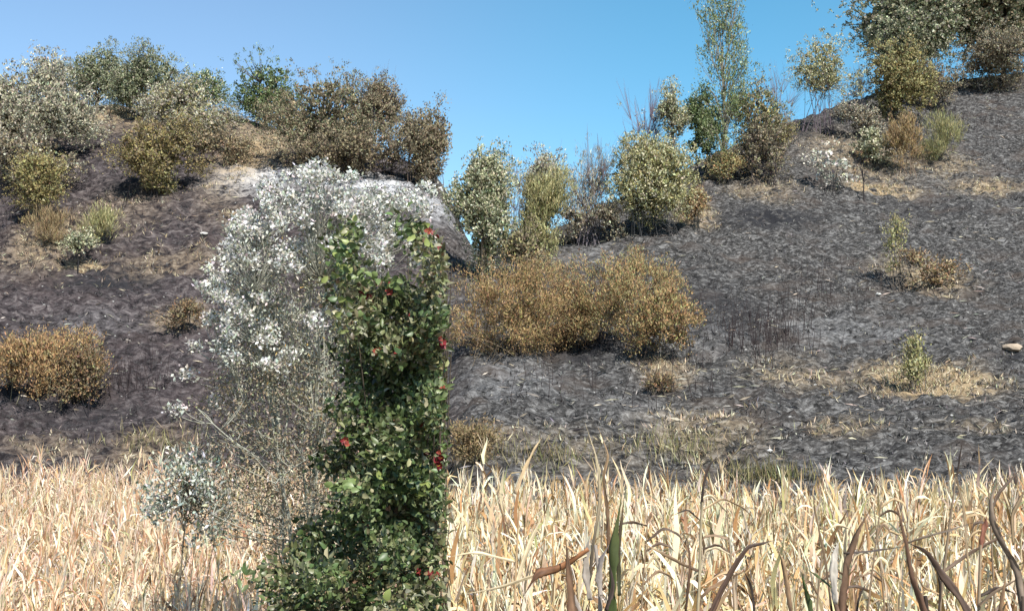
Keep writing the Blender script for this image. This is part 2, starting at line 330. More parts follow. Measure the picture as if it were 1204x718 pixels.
def shrub(name, label, cat, x0, x1, yt, yb, pal, n=6000, Y=None, leaf=(.13, .045), lo=.12, stems=9, stem_pal=STEM_GREY, up=.35,
          lobes=12, clump=.17, group=None, twigs=120, rs=.035, single=False, cut=None, tall=False, lobe_r=.30, depth=.8, bare_top=0, mat=None, lean=0.0, core=1.6):
    """A shrub or tree whose extent is given in the photograph's pixels, standing on the hill."""
    global rng
    rng = np.random.default_rng(zlib.crc32(label.encode()))      # every plant keeps its own shape
    xc = .5 * (x0 + x1)
    if Y is None:
        base = hit(xc, yb)
    else:
        X = (xc - 602) / F * Y * 1.01; base = Vector((X, Y, float(ground(X, Y))))
    dep = base.y * CP + (base.z - CAMZ) * SP; k = dep / F
    W = (x1 - x0) * k; top = P(xc, yt, base.y).z; H = max(top - base.z, .3)
    e = empty(name, base, label, cat, group)
    ax = np.array([W / 2, W / 2 * depth, H * (1 - lo) / 2]); cen = np.array([lean * W, 0, H * (lo + (1 - lo) / 2)])
    u = rng.normal(size=(lobes, 3)); u /= (np.abs(u) ** 2.7).sum(1, keepdims=True) ** (1 / 2.7); u *= rng.random((lobes, 1)) ** .42
    lc = cen + u * ax * .78
    if tall: lc[:, :2] = cen[:2] + rng.uniform(-.4, .4, (lobes, 2)) * ax[:2]; lc[:, 2] = np.linspace(H * lo, H * .97, lobes)
    lr = (np.array([1, 1, 1]) * min(ax[0], max(ax[2], ax[0] * .6)) * lobe_r * 1.25)[None] * rng.uniform(.75, 1.3, (lobes, 1))
    n = int(n * 1.42)
    if tall: lr = lr * np.array([[.8, .8, 2.2]])
    per = 14; nl = n // per; nc = max(240 if twigs else 6, nl)
    li = rng.integers(0, lobes, nc)
    cc = lc[li] + unit(rng.normal(size=(nc, 3))) * (rng.random((nc, 1)) ** .5) * lr[li] * 1.35
    wild = rng.random(nc) < .09; cc[wild] = cen + (cc[wild] - cen) * rng.uniform(1.03, 1.16, (wild.sum(), 1))
    for a_ in range(3):                       # stretch the clumps to the measured outline
        q0, q1 = np.percentile(cc[:, a_], [2, 98]); t0, t1 = cen[a_] - ax[a_] * .88, cen[a_] + ax[a_] * .86
        lc[:, a_] = t0 + (lc[:, a_] - q0) / max(q1 - q0, .01) * (t1 - t0); cc[:, a_] = t0 + (cc[:, a_] - q0) / max(q1 - q0, .01) * (t1 - t0)
    out = unit((cc - cen) / ax)
    lcc, lout = cc[:max(nl, 1)], out[:max(nl, 1)]; nk = len(lcc)
    cw = rng.uniform(.6, 1.25, (nk, 1)); sig = np.full((nk, 3), clump); sig[:, 2] *= 1.5 if up > .6 else 1.0
    C = (lcc[:, None] + rng.normal(size=(nk, per, 3)) * sig[:, None] * .6 * cw[:, None]).reshape(-1, 3)
    O = np.repeat(lout, per, 0)
    D = O * .7 + np.array([0, 0, up * 2.2]) + rng.normal(size=C.shape) * .7
    tone = np.repeat(rng.uniform(.72, 1.3, (nk, 1)), per, 0)
    cols = np.clip(palette(len(C), pal, .12) * tone, .01, .8)
    keep = C[:, 2] > .03
    if cut is not None:
        kx, _ = px(C + np.array(base)); keep &= kx < cut - 3 + rng.normal(size=len(C)) * 4.5
    C, D, cols = C[keep], D[keep], cols[keep]; lobe_out = unit(C - np.repeat(lc[li[:nk]], per, 0)[keep]); face = unit(O[keep] * .8 + lobe_out * .7 + np.array([0, 0, .35]))
    wk = 1.1 if up > .6 else 1.45
    L = .86 * leaf[0] * rng.uniform(.6, 1.4, len(C)); Wd = wk * leaf[1] * rng.uniform(.7, 1.3, len(C))
    if core and len(C):                       # larger old leaves inside the crown
        inner = (((C - cen) / ax) ** 2).sum(1) < .62
        L = np.where(inner, L * 1.5, L); Wd = np.where(inner, Wd * core, Wd)
    # stems, limbs and twigs
    paths, rad = [], []
    if single:
        fork = np.array([0, 0, H * max(lo * 1.1, .12)]); paths.append(bez((0, 0, -.15), (rng.normal() * .05, 0, fork[2] * .5), fork, 6)); rad.append(np.linspace(rs * 1.5, rs, 6))
        # the trunk runs on through the crown
        if tall: paths.append(bez(fork, fork + np.array([.05, 0, H * .35]), (rng.normal() * .1, 0, H * .95), 9)); rad.append(np.linspace(rs, rs * .15, 9))
    for s in range(stems):
        t = lc[s % lobes] + rng.normal(size=3) * .05
        if single: b = np.array([0, 0, H * max(lo * 1.1, .12)]); 
        else:
            b = np.array([rng.uniform(-.28, .28) * W, rng.uniform(-.2, .2) * W * depth, 0])
            b[2] = float(ground(base.x + b[0], base.y + b[1])) - base.z - .1
        if tall and single: b = np.array([0, 0, max(.1, t[2] - H * .2)])
        mid = b * .6 + t * .4 + np.array([0, 0, H * .12]) + rng.normal(size=3) * W * .05
        paths.append(bez(b, mid, t, 7)); rad.append(np.linspace(rs * .7 * rng.uniform(.7, 1.2), rs * .22, 7))
    for q in rng.integers(0, nc, twigs):
        b = lc[li[q]] * .75 + np.array([0, 0, H * lo * .25]); t = cc[q] + out[q] * clump * 1.1
        if bare_top: t = t + np.array([0, 0, 1.]) * rng.uniform(0, bare_top) + out[q] * .1
        paths.append(bez(b, (b + t) / 2 + rng.normal(size=3) * .08, t, 4)); rad.append(np.linspace(rs * .28, rs * .10, 4))
    if cut is not None:
        ok = [float(px(p[-1] + np.array(base))[0]) < cut for p in paths]; paths = [p for p, k2 in zip(paths, ok) if k2]; rad = [r for r, k2 in zip(rad, ok) if k2]
    if paths:
        V, Fq = tri_tube(paths, rad, 3); o = mesh_obj('trunk' if single else 'stems', V, [Fq], M_BARK, e, palette(1, stem_pal, .1).repeat(len(V), 0))
    if len(C) > 10 and n > 0:
        V, Fs, cv = leaf_quads(C, D, L, Wd, cols, face=face); mesh_obj('crown', V, Fs, mat or M_LEAF, e, cv)
    return e

# left hilltop
shrub('olive_tree', 'grey green olive tree with a broken double crown, second tallest on the hilltop path', 'tree', 72, 145, 50, 136, OL, 9000, Y=74, single=True, lo=.04, rs=.13, stem_pal=STEM_GREY, stems=8)
shrub('olive_tree', 'dark olive tree leaning over the tan path on the hilltop', 'tree', 118, 214, 57, 137, OL, 12000, Y=72, single=True, lo=.03, rs=.14, stems=10)
shrub('shrub', 'small grey shrub top peeping over the big ashen bush', 'shrub', 26, 86, 58, 110, GREY, 4500, Y=76)
shrub('shrub', 'big ashen grey bush with pale leaf tips at the hilltop edge', 'shrub', -46, 112, 74, 212, GREY + CREAM[:1], 21000, Y=62, lobes=24, lo=.02, bare_top=.1, leaf=(.15, .05))
shrub('shrub', 'low pale green bush behind the tan grey bush on the hilltop', 'shrub', 200, 270, 80, 125, GREEN + CREAM[:1], 4500, Y=76)
shrub('shrub', 'tan grey rounded bush beside the hilltop path', 'shrub', 162, 284, 94, 190, GREY + YOL[:1], 12000, Y=64, lobes=16)
shrub('tree', 'bright green round tree above the dry hilltop grass', 'tree', 262, 358, 68, 148, GREEN, 8000, Y=74, single=True, lo=.03, rs=.12)
shrub('shrub', 'large heat browned olive bush with wide rounded crown above the white ash', 'shrub', 306, 452, 86, 208, SCORCH + OL[:1], 19000, Y=62, lobes=22, stems=14, lo=.06)
shrub('shrub', 'tall scorched bush with bare purplish twigs sticking out of its top', 'shrub', 414, 474, 88, 205, SCORCH, 7500, Y=63, lobes=12, stem_pal=STEM_MAUVE, bare_top=.9, twigs=260, lo=.06)
shrub('shrub', 'brown scorched bush where the burnt brow falls away', 'shrub', 458, 545, 116, 232, SCORCH, 12000, Y=61, lobes=16, cut=525, lo=.04, twigs=200)
shrub('shrub', 'olive brown bush with yellowing foot below the tan grey bush', 'shrub', 132, 240, 138, 232, BROWNY + SCORCH[:1], 8500, lobes=15, leaf=(.12, .045))
shrub('shrub', 'yellowed low bush under the big ashen bush', 'shrub', 8, 78, 176, 262, BROWNY + YOL[:1], 5200, leaf=(.11, .04))
shrub('shrub', 'small yellowed bush at the foot of the olive brown bush', 'shrub', 160, 206, 190, 232, YOL + BROWNY[:1], 1800, leaf=(.10, .04))
shrub('shrub', 'low rust orange bush scorched by fire above the maize', 'shrub', -24, 122, 386, 474, RUST, 10000, lobes=40, lobe_r=.18, up=.7, leaf=(.13, .035), lo=.08, bare_top=.25, core=1.3, stem_pal=STEM_TAN, rs=.02)
shrub('grass_clump', 'round olive green grass clump on the charred slope beside a pale bush', 'grass clump', 96, 136, 246, 290, YOL, 1900, leaf=(.32, .02), core=0, up=.9, lo=.0, stems=0, twigs=0)
shrub('grass_clump', 'tan dry grass clump left standing beside the olive green clump', 'grass clump', 32, 84, 250, 292, [(1, (.33, .25, .14)), (1, (.25, .18, .10))], 1800, leaf=(.3, .02), core=0, up=.9, lo=.0, stems=0, twigs=0)
shrub('shrub', 'little cream leaved bush on a black stem above a pale patch', 'shrub', 70, 114, 270, 322, CREAM, 900, lo=.42, single=True, rs=.03, stem_pal=STEM_CHAR, leaf=(.11, .04), twigs=40)
shrub('shrub', 'small half burnt brown bush in the middle of the left slope', 'shrub', 182, 240, 352, 395, RUST[2:] + SCORCH[:1], 1100, leaf=(.10, .03), stem_pal=STEM_CHAR)
# right hilltop
shrub('shrub', 'tall cream leaved bush on a pale trunk beside the gully', 'shrub', 526, 608, 172, 318, CREAM + OL[:1], 13000, Y=50.5, lobes=16, single=True, lo=.1, rs=.07, stem_pal=STEM_TAN, leaf=(.13, .05), tall=False)
shrub('shrub', 'leafless mauve twig bush behind the tall cream leaved bush', 'shrub', 578, 632, 180, 330, GREY, 0, Y=57, stems=22, twigs=260, stem_pal=STEM_MAUVE, rs=.034, lobes=22, bare_top=.4)
shrub('shrub', 'upright yellow olive broom bush on the slope lip', 'shrub', 604, 672, 196, 300, YOL, 8500, Y=55, up=.9, leaf=(.22, .03), lo=.05, lobes=14)
shrub('shrub', 'pale topped grey bush behind the upright broom bush', 'shrub', 612, 668, 172, 296, GREY + CREAM[:1], 4200, Y=58, bare_top=.4)
shrub('shrub', 'thin charred grey broom with bare upright twigs', 'shrub', 662, 728, 166, 278, GREY[1:], 2600, Y=58, stems=30, twigs=420, bare_top=.7, stem_pal=STEM_MAUVE, rs=.034, lobes=20, up=.9, leaf=(.2, .02))
shrub('shrub', 'large rounded yellow olive bush on many bare stems', 'shrub', 712, 824, 160, 276, YOL + CREAM[:1], 14000, Y=58, lobes=22, lo=.16, stems=22, stem_pal=STEM_CHAR, leaf=(.15, .045))
shrub('shrub', 'leafless purplish bush rising behind the large yellow olive bush', 'shrub', 726, 796, 98, 240, GREY, 260, Y=66, stems=26, twigs=420, stem_pal=STEM_MAUVE, rs=.034, lobes=26, bare_top=.5)
shrub('tree', 'slim pale yellow sapling beside the leafless purplish bush', 'tree', 776, 812, 92, 225, CREAM + YOL[:1], 3200, Y=65, single=True, lo=.35, rs=.045, lobes=9)
shrub('poplar_tree', 'tall slender poplar with airy upright green branches', 'tree', 820, 886, -34, 188, [(3, (.21, .255, .11)), (2, (.14, .18, .07)), (2, (.30, .32, .17)), (1, (.07, .095, .035))], 7800, Y=66.5, single=True, tall=True, core=0, lo=.12, rs=.075, stem_pal=[(1, (.20, .175, .14))], lobes=34, lobe_r=.28, leaf=(.16, .06), up=.8, stems=26, clump=.2, mat=M_GREEN)
shrub('shrub', 'dark green leafy bush at the foot of the poplar', 'shrub', 804, 852, 104, 190, GREEN, 4600, Y=67.5, leaf=(.14, .06), mat=M_GREEN)
shrub('shrub', 'mixed olive and brown bush crowding the poplar trunk', 'shrub', 852, 930, 92, 180, YOL + SCORCH + GREEN[:1], 6500, Y=68, stems=20, bare_top=.5, twigs=240, stem_pal=STEM_CHAR, lobes=18)
shrub('shrub', 'tan dry bush on the crest between poplar and leaning tree', 'shrub', 880, 940, 132, 182, [(2, (.28, .22, .13)), (1, (.20, .15, .09))] + YOL[:1], 2600, Y=69, bare_top=.5, twigs=200, stem_pal=STEM_MAUVE)
shrub('shrub', 'cluster of bare mauve twigs on the crest beside the poplar', 'shrub', 898, 946, 76, 170, GREY, 0, Y=73, stems=18, twigs=160, stem_pal=STEM_MAUVE, rs=.034, lobes=18, bare_top=.4)
shrub('tree', 'small leaning tree with a pale yellow crown on thin bare stems', 'tree', 928, 1002, 44, 128, CREAM + YOL, 5600, Y=76, lo=.34, stems=18, stem_pal=STEM_MAUVE, rs=.045, lobes=12, twigs=110, lean=.03)
shrub('shrub', 'bare twig thicket with a pale tip on the crest by the big olive', 'shrub', 985, 1044, 74, 150, CREAM, 500, Y=77, stems=24, twigs=240, stem_pal=STEM_MAUVE, rs=.034, lobes=18, bare_top=.4)
shrub('olive_tree', 'huge grey green olive with a spreading crown on the crest', 'tree', 1008, 1152, -40, 112, OL + GREY[:1], 26000, Y=84, leaf=(.19, .08), core=2.2, single=True, lo=.2, rs=.18, lobes=24, stems=16, stem_pal=STEM_CHAR)
shrub('olive_tree', 'dense smoky olive standing beside the huge olive on the crest', 'tree', 1112, 1262, -46, 106, OL + SCORCH[:2], 26000, Y=86, leaf=(.19, .08), core=2.2, single=True, lo=.12, rs=.18, lobes=24, stems=16, stem_pal=STEM_CHAR)
shrub('shrub', 'browned scrub under the smoky olive', 'shrub', 1126, 1240, 30, 114, SCORCH + GREY[:2], 11000, Y=83, lobes=18, twigs=260, lo=.02, stem_pal=STEM_CHAR)
shrub('shrub', 'golden brown leafy bush under the edge of the huge olive', 'shrub', 1028, 1106, 44, 150, BROWNY + YOL, 8000, Y=76, lobes=15, leaf=(.17, .075))
shrub('shrub', 'dusky twiggy bush between the golden bush and the ash slope', 'shrub', 1075, 1140, 70, 140, SCORCH + GREY[1:2], 4200, Y=79, twigs=260, bare_top=.4, stem_pal=STEM_CHAR)
shrub('grass_clump', 'round bright olive broom clump on the upper slope', 'grass clump', 1082, 1132, 134, 192, YOL + [(2, (.19, .20, .085))], 3000, leaf=(.42, .022), core=0, up=.9, lo=.0, stems=6, twigs=0, stem_pal=STEM_CHAR)
shrub('shrub', 'tan dead bush with orange foot beside the round broom clump', 'shrub', 1040, 1088, 134, 204, [(2, (.36, .25, .12)), (2, (.28, .20, .11)), (1, (.42, .33, .20))], 3000, leaf=(.26, .025), up=.8, stem_pal=STEM_TAN)
shrub('shrub', 'pale cream bush beside the tan dead bush', 'shrub', 1008, 1056, 152, 200, CREAM, 1700, leaf=(.14, .07), stem_pal=STEM_CHAR)
shrub('shrub', 'sparse bush of white coin like leaves on black twigs', 'shrub', 952, 1008, 164, 228, [(1, (.62, .60, .52)), (1, (.48, .46, .38))], 420, leaf=(.13, .10), stem_pal=STEM_CHAR, stems=14, twigs=60, clump=.25)
shrub('shrub', 'tangle of dry tan brush on the crest above the white leaved bush', 'shrub', 985, 1050, 118, 170, GREY + [(2, (.30, .23, .14))], 3000, Y=74, twigs=260, bare_top=.3, stem_pal=STEM_CHAR)
shrub('sapling', 'charred little sapling above a cream grass patch', 'sapling', 1000, 1032, 172, 236, RUST[2:], 40, stems=8, twigs=24, single=True, lo=.3, rs=.035, stem_pal=STEM_CHAR)
shrub('shrub', 'small yellow green bush below the poplar', 'shrub', 832, 876, 176, 218, YOL + RUST[:1], 1600, leaf=(.12, .04))
shrub('shrub', 'low dry tan bush beside the large yellow olive bush', 'shrub', 800, 834, 218, 268, RUST[1:3] + [(2, (.36, .29, .17))], 1300, leaf=(.14, .04), stem_pal=STEM_CHAR)
shrub('shrub', 'thin upright olive sprout above a brown scorched patch', 'shrub', 1038, 1072, 250, 336, YOL, 620, leaf=(.12, .04), stems=10, up=.9, lo=.15, stem_pal=STEM_GREY, twigs=30)
shrub('shrub', 'brown scorched low bush beside the upright olive sprout', 'shrub', 1050, 1136, 290, 342, RUST[2:] + [(2, (.34, .26, .16))], 1300, leaf=(.13, .035), lo=0, lobes=14, stem_pal=STEM_CHAR)
shrub('shrub', 'upright olive sprout rising from a cream grass patch', 'shrub', 1060, 1098, 390, 462, YOL, 1000, leaf=(.10, .035), stems=10, up=.9, lo=.1, twigs=30)
shrub('shrub', 'rust orange thicket running to the gully edge', 'shrub', 522, 668, 306, 434, RUST + BROWNY[:1], 15500, Y=41.5, lobes=46, lobe_r=.18, up=.7, leaf=(.11, .026), lo=.0, bare_top=.25, core=1.3, stem_pal=STEM_TAN, rs=.016, stems=40, twigs=300, clump=.13)
shrub('shrub', 'golden rust bush standing over black burnt ground', 'shrub', 642, 806, 296, 424, RUST + YOL[:2], 16500, Y=42.5, lobes=46, lobe_r=.18, up=.7, leaf=(.11, .028), lo=.12, bare_top=.25, core=1.3, stem_pal=STEM_CHAR, rs=.018, stems=44, twigs=240, clump=.13)
shrub('shrub', 'orange tipped bush leaning downhill from the golden rust bush', 'shrub', 730, 826, 330, 448, RUST + YOL[:1], 6500, Y=40.5, lobes=30, lobe_r=.18, up=.6, leaf=(.11, .028), lo=.15, bare_top=.2, core=1.3, stem_pal=STEM_CHAR, rs=.016, stems=26, clump=.13)
shrub('shrub', 'small rust brown tuft at the foot of the leaning orange bush', 'shrub', 756, 796, 440, 464, RUST[2:], 500, leaf=(.09, .03), lo=0)
shrub('shrub', 'dry ochre brush at the maize edge under the rust thicket', 'shrub', 526, 586, 496, 545, [(2, (.27, .20, .11)), (1, (.20, .15, .08))], 2200, leaf=(.11, .02), lo=0, stem_pal=STEM_TAN, rs=.012, twigs=120)

shrub('shrub', 'low charred brush filling the gap under the thin grey broom', 'shrub', 655, 735, 236, 288, GREY[1:] + SCORCH, 2600, twigs=220, lo=0, stem_pal=STEM_CHAR, bare_top=.2)
shrub('shrub', 'dark brown brush between the rust thicket and the golden rust bush', 'shrub', 626, 706, 322, 430, RUST + SCORCH[:1], 6500, Y=43, lobes=24, lobe_r=.2, up=.7, twigs=200, lo=0, stem_pal=STEM_CHAR, rs=.016, leaf=(.085, .03))
shrub('shrub', 'half burnt brush in front of the cream leaved bush', 'shrub', 590, 640, 262, 318, SCORCH + YOL[:1], 2400, Y=50, twigs=160, lo=0, stem_pal=STEM_CHAR)
shrub('shrub', 'dark leafless brush behind the small yellow green bush', 'shrub', 858, 936, 138, 196, SCORCH + GREY[1:2], 2600, Y=66, twigs=260, lo=0, stem_pal=STEM_CHAR, bare_top=.3)
shrub('shrub', 'smoke grey brush under the big ashen bush', 'shrub', -30, 90, 150, 228, SCORCH + GREY[1:], 6500, Y=58, twigs=240, lo=0, stem_pal=STEM_CHAR)
shrub('shrub', 'grey brown brush under the large heat browned bush', 'shrub', 330, 500, 150, 212, SCORCH, 7000, Y=60.5, twigs=260, lo=0, lobes=26, stem_pal=STEM_CHAR)
shrub('shrub', 'dusty brown brush at the foot of the tan grey bush', 'shrub', 215, 300, 152, 202, SCORCH + [(3, (.34, .25, .15))], 3200, Y=62, twigs=160, lo=0, stem_pal=STEM_TAN)
shrub('shrub', 'rusty dead brush at the low end of the rust orange bush', 'shrub', 66, 124, 404, 478, RUST[2:] + SCORCH[:1], 3200, lo=0, leaf=(.1, .035), stem_pal=STEM_CHAR, rs=.02)

# ------------------------------------------------------------------ stubble, dry grass, charred stems (nobody could count these)
rng = np.random.default_rng(100)
def blades(name, pts, H, W, pal, label, cat, spread=.35, mat=None, jit=.25):
    pts = np.asarray(pts); n = len(pts); D = np.array([0, 0, 1.]) + rng.normal(size=(n, 3)) * spread
    cols = palette(n, pal, jit); h = H * rng.uniform(.4, 1.5, n); w = W * rng.uniform(.6, 1.4, n)
    V, Fs, cv = leaf_quads(pts, D, h, w, cols); o = mesh_obj(name, V, Fs, mat or M_LEAF, None, cv)
    return tag(o, label, cat, kind='stuff')
def scatter(lst, per):
    out = []
    for (sx, sy, rx, ry, s) in lst:
        p = hit(sx, sy); q = hit(sx, sy - ry); a = rx / F * p.y; b = max(abs(q.y - p.y), .3)
        n = int(per * a * b * s); cl = max(3, n // 14)
        cx, cyy = p.x + rng.normal(size=cl) * a * .55, p.y + rng.normal(size=cl) * b * .55
        i = rng.integers(0, cl, n); X = cx[i] + rng.normal(size=n) * .16; Yv = cyy[i] + rng.normal(size=n) * .12
        out.append(np.stack([X, Yv, ground(X, Yv) - .02], 1))
    return np.concatenate(out)
TAN = [(3, (.40, .32, .20)), (2.4, (.54, .46, .32)), (2, (.25, .185, .11)), (1, (.56, .50, .37))]
gp = scatter(spots, 330)
pl = np.stack([rng.uniform(-34, -10, 16000), rng.uniform(63, 80, 16000)], 1); uu = pl[:, 0] / pl[:, 1]
pl = pl[(uu < -.19) & (pl[:, 1] > 68 - 4 * (uu > -.26)) & (vnoise(pl[:, 0] * .5, pl[:, 1] * .5, 31) > .42)]
pl = np.column_stack([pl, ground(pl[:, 0], pl[:, 1]) - .02])
blades('dry_grass', np.concatenate([gp, pl]), .22, .03, TAN, 'tan dry grass left in patches between the burnt ground', 'grass', .7)
ct = 11000; n = ct * 6; Yv = np.repeat(rng.uniform(27, 84, ct), 6); X = np.repeat(rng.uniform(-.52, .52, ct), 6) * Yv + rng.normal(size=n) * .09; Yv = Yv + rng.normal(size=n) * .06
k = ((Yv > 36) | (X / Yv > -.05)) & (vnoise(X * .9, Yv * 1.2, 40) > .38); X, Yv = X[k], Yv[k]
blades('charred_stubble', np.stack([X, Yv, ground(X, Yv) - .01], 1), .15, .032, [(4, (.016, .015, .016)), (2, (.055, .052, .052)), (2, (.17, .162, .158)), (1.3, (.34, .31, .26))], 'charred and ash grey stubble covering the burnt slope', 'stubble', .8)
n = 9000; Yv = rng.uniform(27, 84, n); X = rng.uniform(-.52, .52, n) * Yv; k = ((Yv > 36) | (X / Yv > -.05)) & (vnoise(X * .5, Yv * .7, 44) > .4); X, Yv = X[k], Yv[k]
pts = np.stack([X, Yv, ground(X, Yv) + .03], 1); m_ = len(pts); D = np.stack([rng.choice([-1., 1.], m_), rng.normal(size=m_) * .45, rng.normal(size=m_) * .30], 1)
V, Fs, cv = leaf_quads(pts, D, .38 * rng.uniform(.4, 1.5, m_), .05 * rng.uniform(.5, 1.5, m_), palette(m_, [(3, (.30, .25, .18)), (2, (.22, .20, .18)), (2, (.42, .37, .29)), (4, (.018, .017, .017))]), face=np.tile([0, -.5, 1.], (m_, 1)))
tag(mesh_obj('ash_litter', V, Fs, M_LEAF, None, cv), 'flecks of straw and burnt twigs strewn over the slope', 'litter', kind='stuff')
# thin burnt standing stems
cs = []
for (sx, sy, rx, ry, m_) in [(890, 380, 60, 34, 190), (790, 460, 60, 16, 24), (330, 440, 90, 30, 60), (640, 450, 60, 20, 16), (960, 330, 60, 30, 60), (60, 250, 60, 30, 70), (1130, 130, 60, 30, 80), (150, 440, 50, 30, 60)]:
    for _ in range(m_):
        cs.append(hit(sx + rng.normal() * rx * .6, sy + ry * .5 + rng.normal() * ry * .5))
paths, rad = [], []
for c in cs:
    h = rng.uniform(.5, 1.5); t = np.array(c) + np.array([rng.normal() * .16 * h, rng.normal() * .1, h])
    paths.append(bez(np.array(c) - [0, 0, .1], (np.array(c) + t) / 2 + rng.normal(size=3) * .07, t, 4)); rad.append(np.linspace(.012, .005, 4) * rng.uniform(.6, 1.3))
V, Fq = tri_tube(paths, rad, 3)
tag(mesh_obj('charred_stems', V, [Fq], M_BARK, None, palette(1, STEM_CHAR).repeat(len(V), 0)), 'thin black burnt stems standing on the slope', 'burnt stems', kind='stuff')
# green weeds along the field edge
wx = []
for (sx, sy, rx, ry, m_) in [(905, 572, 55, 8, 420), (800, 540, 60, 20, 340), (620, 548, 90, 14, 260), (180, 528, 60, 14, 200)]:
    for _ in range(m_): wx.append(hit(sx + rng.normal() * rx * .55, sy - 6 + rng.normal() * ry * .5))
blades('field_edge_weeds', np.array(wx), .45, .022, [(2, (.21, .185, .085)), (3, (.30, .25, .145)), (1, (.14, .14, .06))], 'yellow green weeds along the edge of the maize field', 'weeds', .3)

# rocks
def rock(sx, sy, size, col, label):
    p = hit(sx, sy); import bmesh
    bm = bmesh.new(); bmesh.ops.create_icosphere(bm, subdivisions=2, radius=1)
    for v in bm.verts:
        f = 1 + .35 * (random.random() - .5); v.co = Vector((v.co.x * size * f, v.co.y * size * .7 * f, v.co.z * size * .42 * f))
    me = bpy.data.meshes.new('rock'); bm.to_mesh(me); bm.free(); me.materials.append(M_BARK)
    ca = me.color_attributes.new('col', 'FLOAT_COLOR', 'POINT'); ca.data.foreach_set('color', np.tile(np.array([*col, 1], np.float32), len(me.vertices)))
    o = bpy.data.objects.new('rock', me); COL.objects.link(o); o.location = p + Vector((0, 0, size * .15)); o.rotation_euler.z = random.random() * 3
    tag(o, label, 'rock')
rock(1190, 411, .42, (.34, .27, .20), 'pale brown rock jutting from the black slope')
rock(1033, 347, .17, (.5, .49, .46), 'small white stone below the brown scorched low bush')
rock(905, 531, .10, (.62, .60, .56), 'white pebble stone just above the field edge weeds')
rock(240, 277, .22, (.42, .40, .37), 'pale flat stone on the upper left slope')

# ------------------------------------------------------------------ dry maize field
rng = np.random.default_rng(101)
def blade_mesh(L, W, rise, droop, twist, wob, segs=6):
    """a dry maize leaf in the x-z plane starting at the origin: rises, then droops, twisting"""
    t = np.linspace(0, 1, segs + 1); ang = rise - droop * t ** 1.3; d = np.stack([np.cos(ang), np.zeros_like(t), np.sin(ang)], 1) * L / segs
    p = np.concatenate([[[0, 0, 0]], np.cumsum(d[:-1], 0)]); p[:, 1] += wob * np.sin(t * 5) * L * .12
    w = W * np.array([.55] + [0] * segs); w = W * (np.minimum(1, .55 + 2 * t) * (1 - t ** 2.2) + .03)
    tang = np.gradient(p, axis=0); tang = unit(tang); side = np.tile([0, 1., 0], (segs + 1, 1)); nor = np.cross(side, tang)
    a = (twist * t)[:, None]; s = side * np.cos(a) + nor * np.sin(a); nn = np.cross(s, tang)
    l = p + s * w[:, None] * .5 + nn * w[:, None] * .22; r = p - s * w[:, None] * .5 + nn * w[:, None] * .22
    V = np.stack([l, p, r], 1).reshape(-1, 3); i = np.arange(segs)[:, None] * 3
    Fq = np.concatenate([i + [[0, 1, 4, 3]], i + [[1, 2, 5, 4]]]); return V, Fq
LEAVES = []
for k in range(10):
    LEAVES.append(blade_mesh(rng.uniform(.35, .75), rng.uniform(.024, .048), rng.uniform(.8, 1.52), rng.uniform(.2, 3.3), rng.normal() * 2.4, rng.normal() * 1.3))
for k in range(4): LEAVES.append(blade_mesh(rng.uniform(.35, .6), rng.uniform(.022, .036), 1.45, rng.uniform(.1, .6), rng.normal(), rng.normal() * .5))
def stalk_mesh(h, bend):
    z = np.linspace(-.05, 1, 7); p = np.stack([bend * z ** 2 * h, bend * .5 * z * h, z * h], 1); return tri_tube([p], [np.linspace(.014, .005, 7)], 5)
def tassel_mesh(nb, spread):
    ps, rs_ = [], []
    for b in range(nb):
        a = rng.uniform(0, 6.28); s = spread * rng.uniform(.3, 1) if b else .05; L = rng.uniform(.16, .30)
        e = np.array([math.cos(a) * s * L, math.sin(a) * s * L, L]); ps.append(bez((0, 0, -.04), (e[0] * .3, e[1] * .3, L * .6), e, 4)); rs_.append(np.linspace(.006, .0035, 4))
    return tri_tube(ps, rs_, 3)
STALKS = [(h, b, *stalk_mesh(h, b)) for h, b in [(1.55, .05), (1.7, -.04), (1.62, .09), (1.78, .02)]]
TASSELS = [tassel_mesh(k, s) for k, s in [(4, .5), (6, .8), (3, .4), (5, 1.0)]]
STRAW_R = [(3, (.70, .56, .36)), (3, (.80, .70, .50)), (2, (.58, .40, .21)), (1.0, (.84, .76, .60)), (1.5, (.42, .24, .11)), (.5, (.20, .115, .06)), (.3, (.44, .40, .19))]
STRAW_L = [(3, (.68, .51, .345)), (3, (.79, .635, .46)), (2, (.52, .33, .20)), (1.2, (.82, .71, .57)), (1.2, (.38, .215, .12)), (.5, (.43, .37, .17))]
def plant_recipe():
    s = int(rng.integers(4)); h, bend = STALKS[s][:2]; parts = []
    a0 = rng.uniform(0, 6.28); nl = int(rng.integers(10, 14))
    for q in range(nl):
        t = .30 + .68 * q / (nl - 1); k = int(rng.integers(10)) if q < nl - 3 else int(rng.integers(8, 14))
        parts.append((k, (bend * t * t * h, bend * .5 * t * h, t * h), a0 + q * math.pi + rng.normal() * .5, rng.uniform(.8, 1.15)))
    return s, parts, int(rng.integers(4)) if rng.random() < .7 else -1
RECIPES = [plant_recipe() for _ in range(28)]
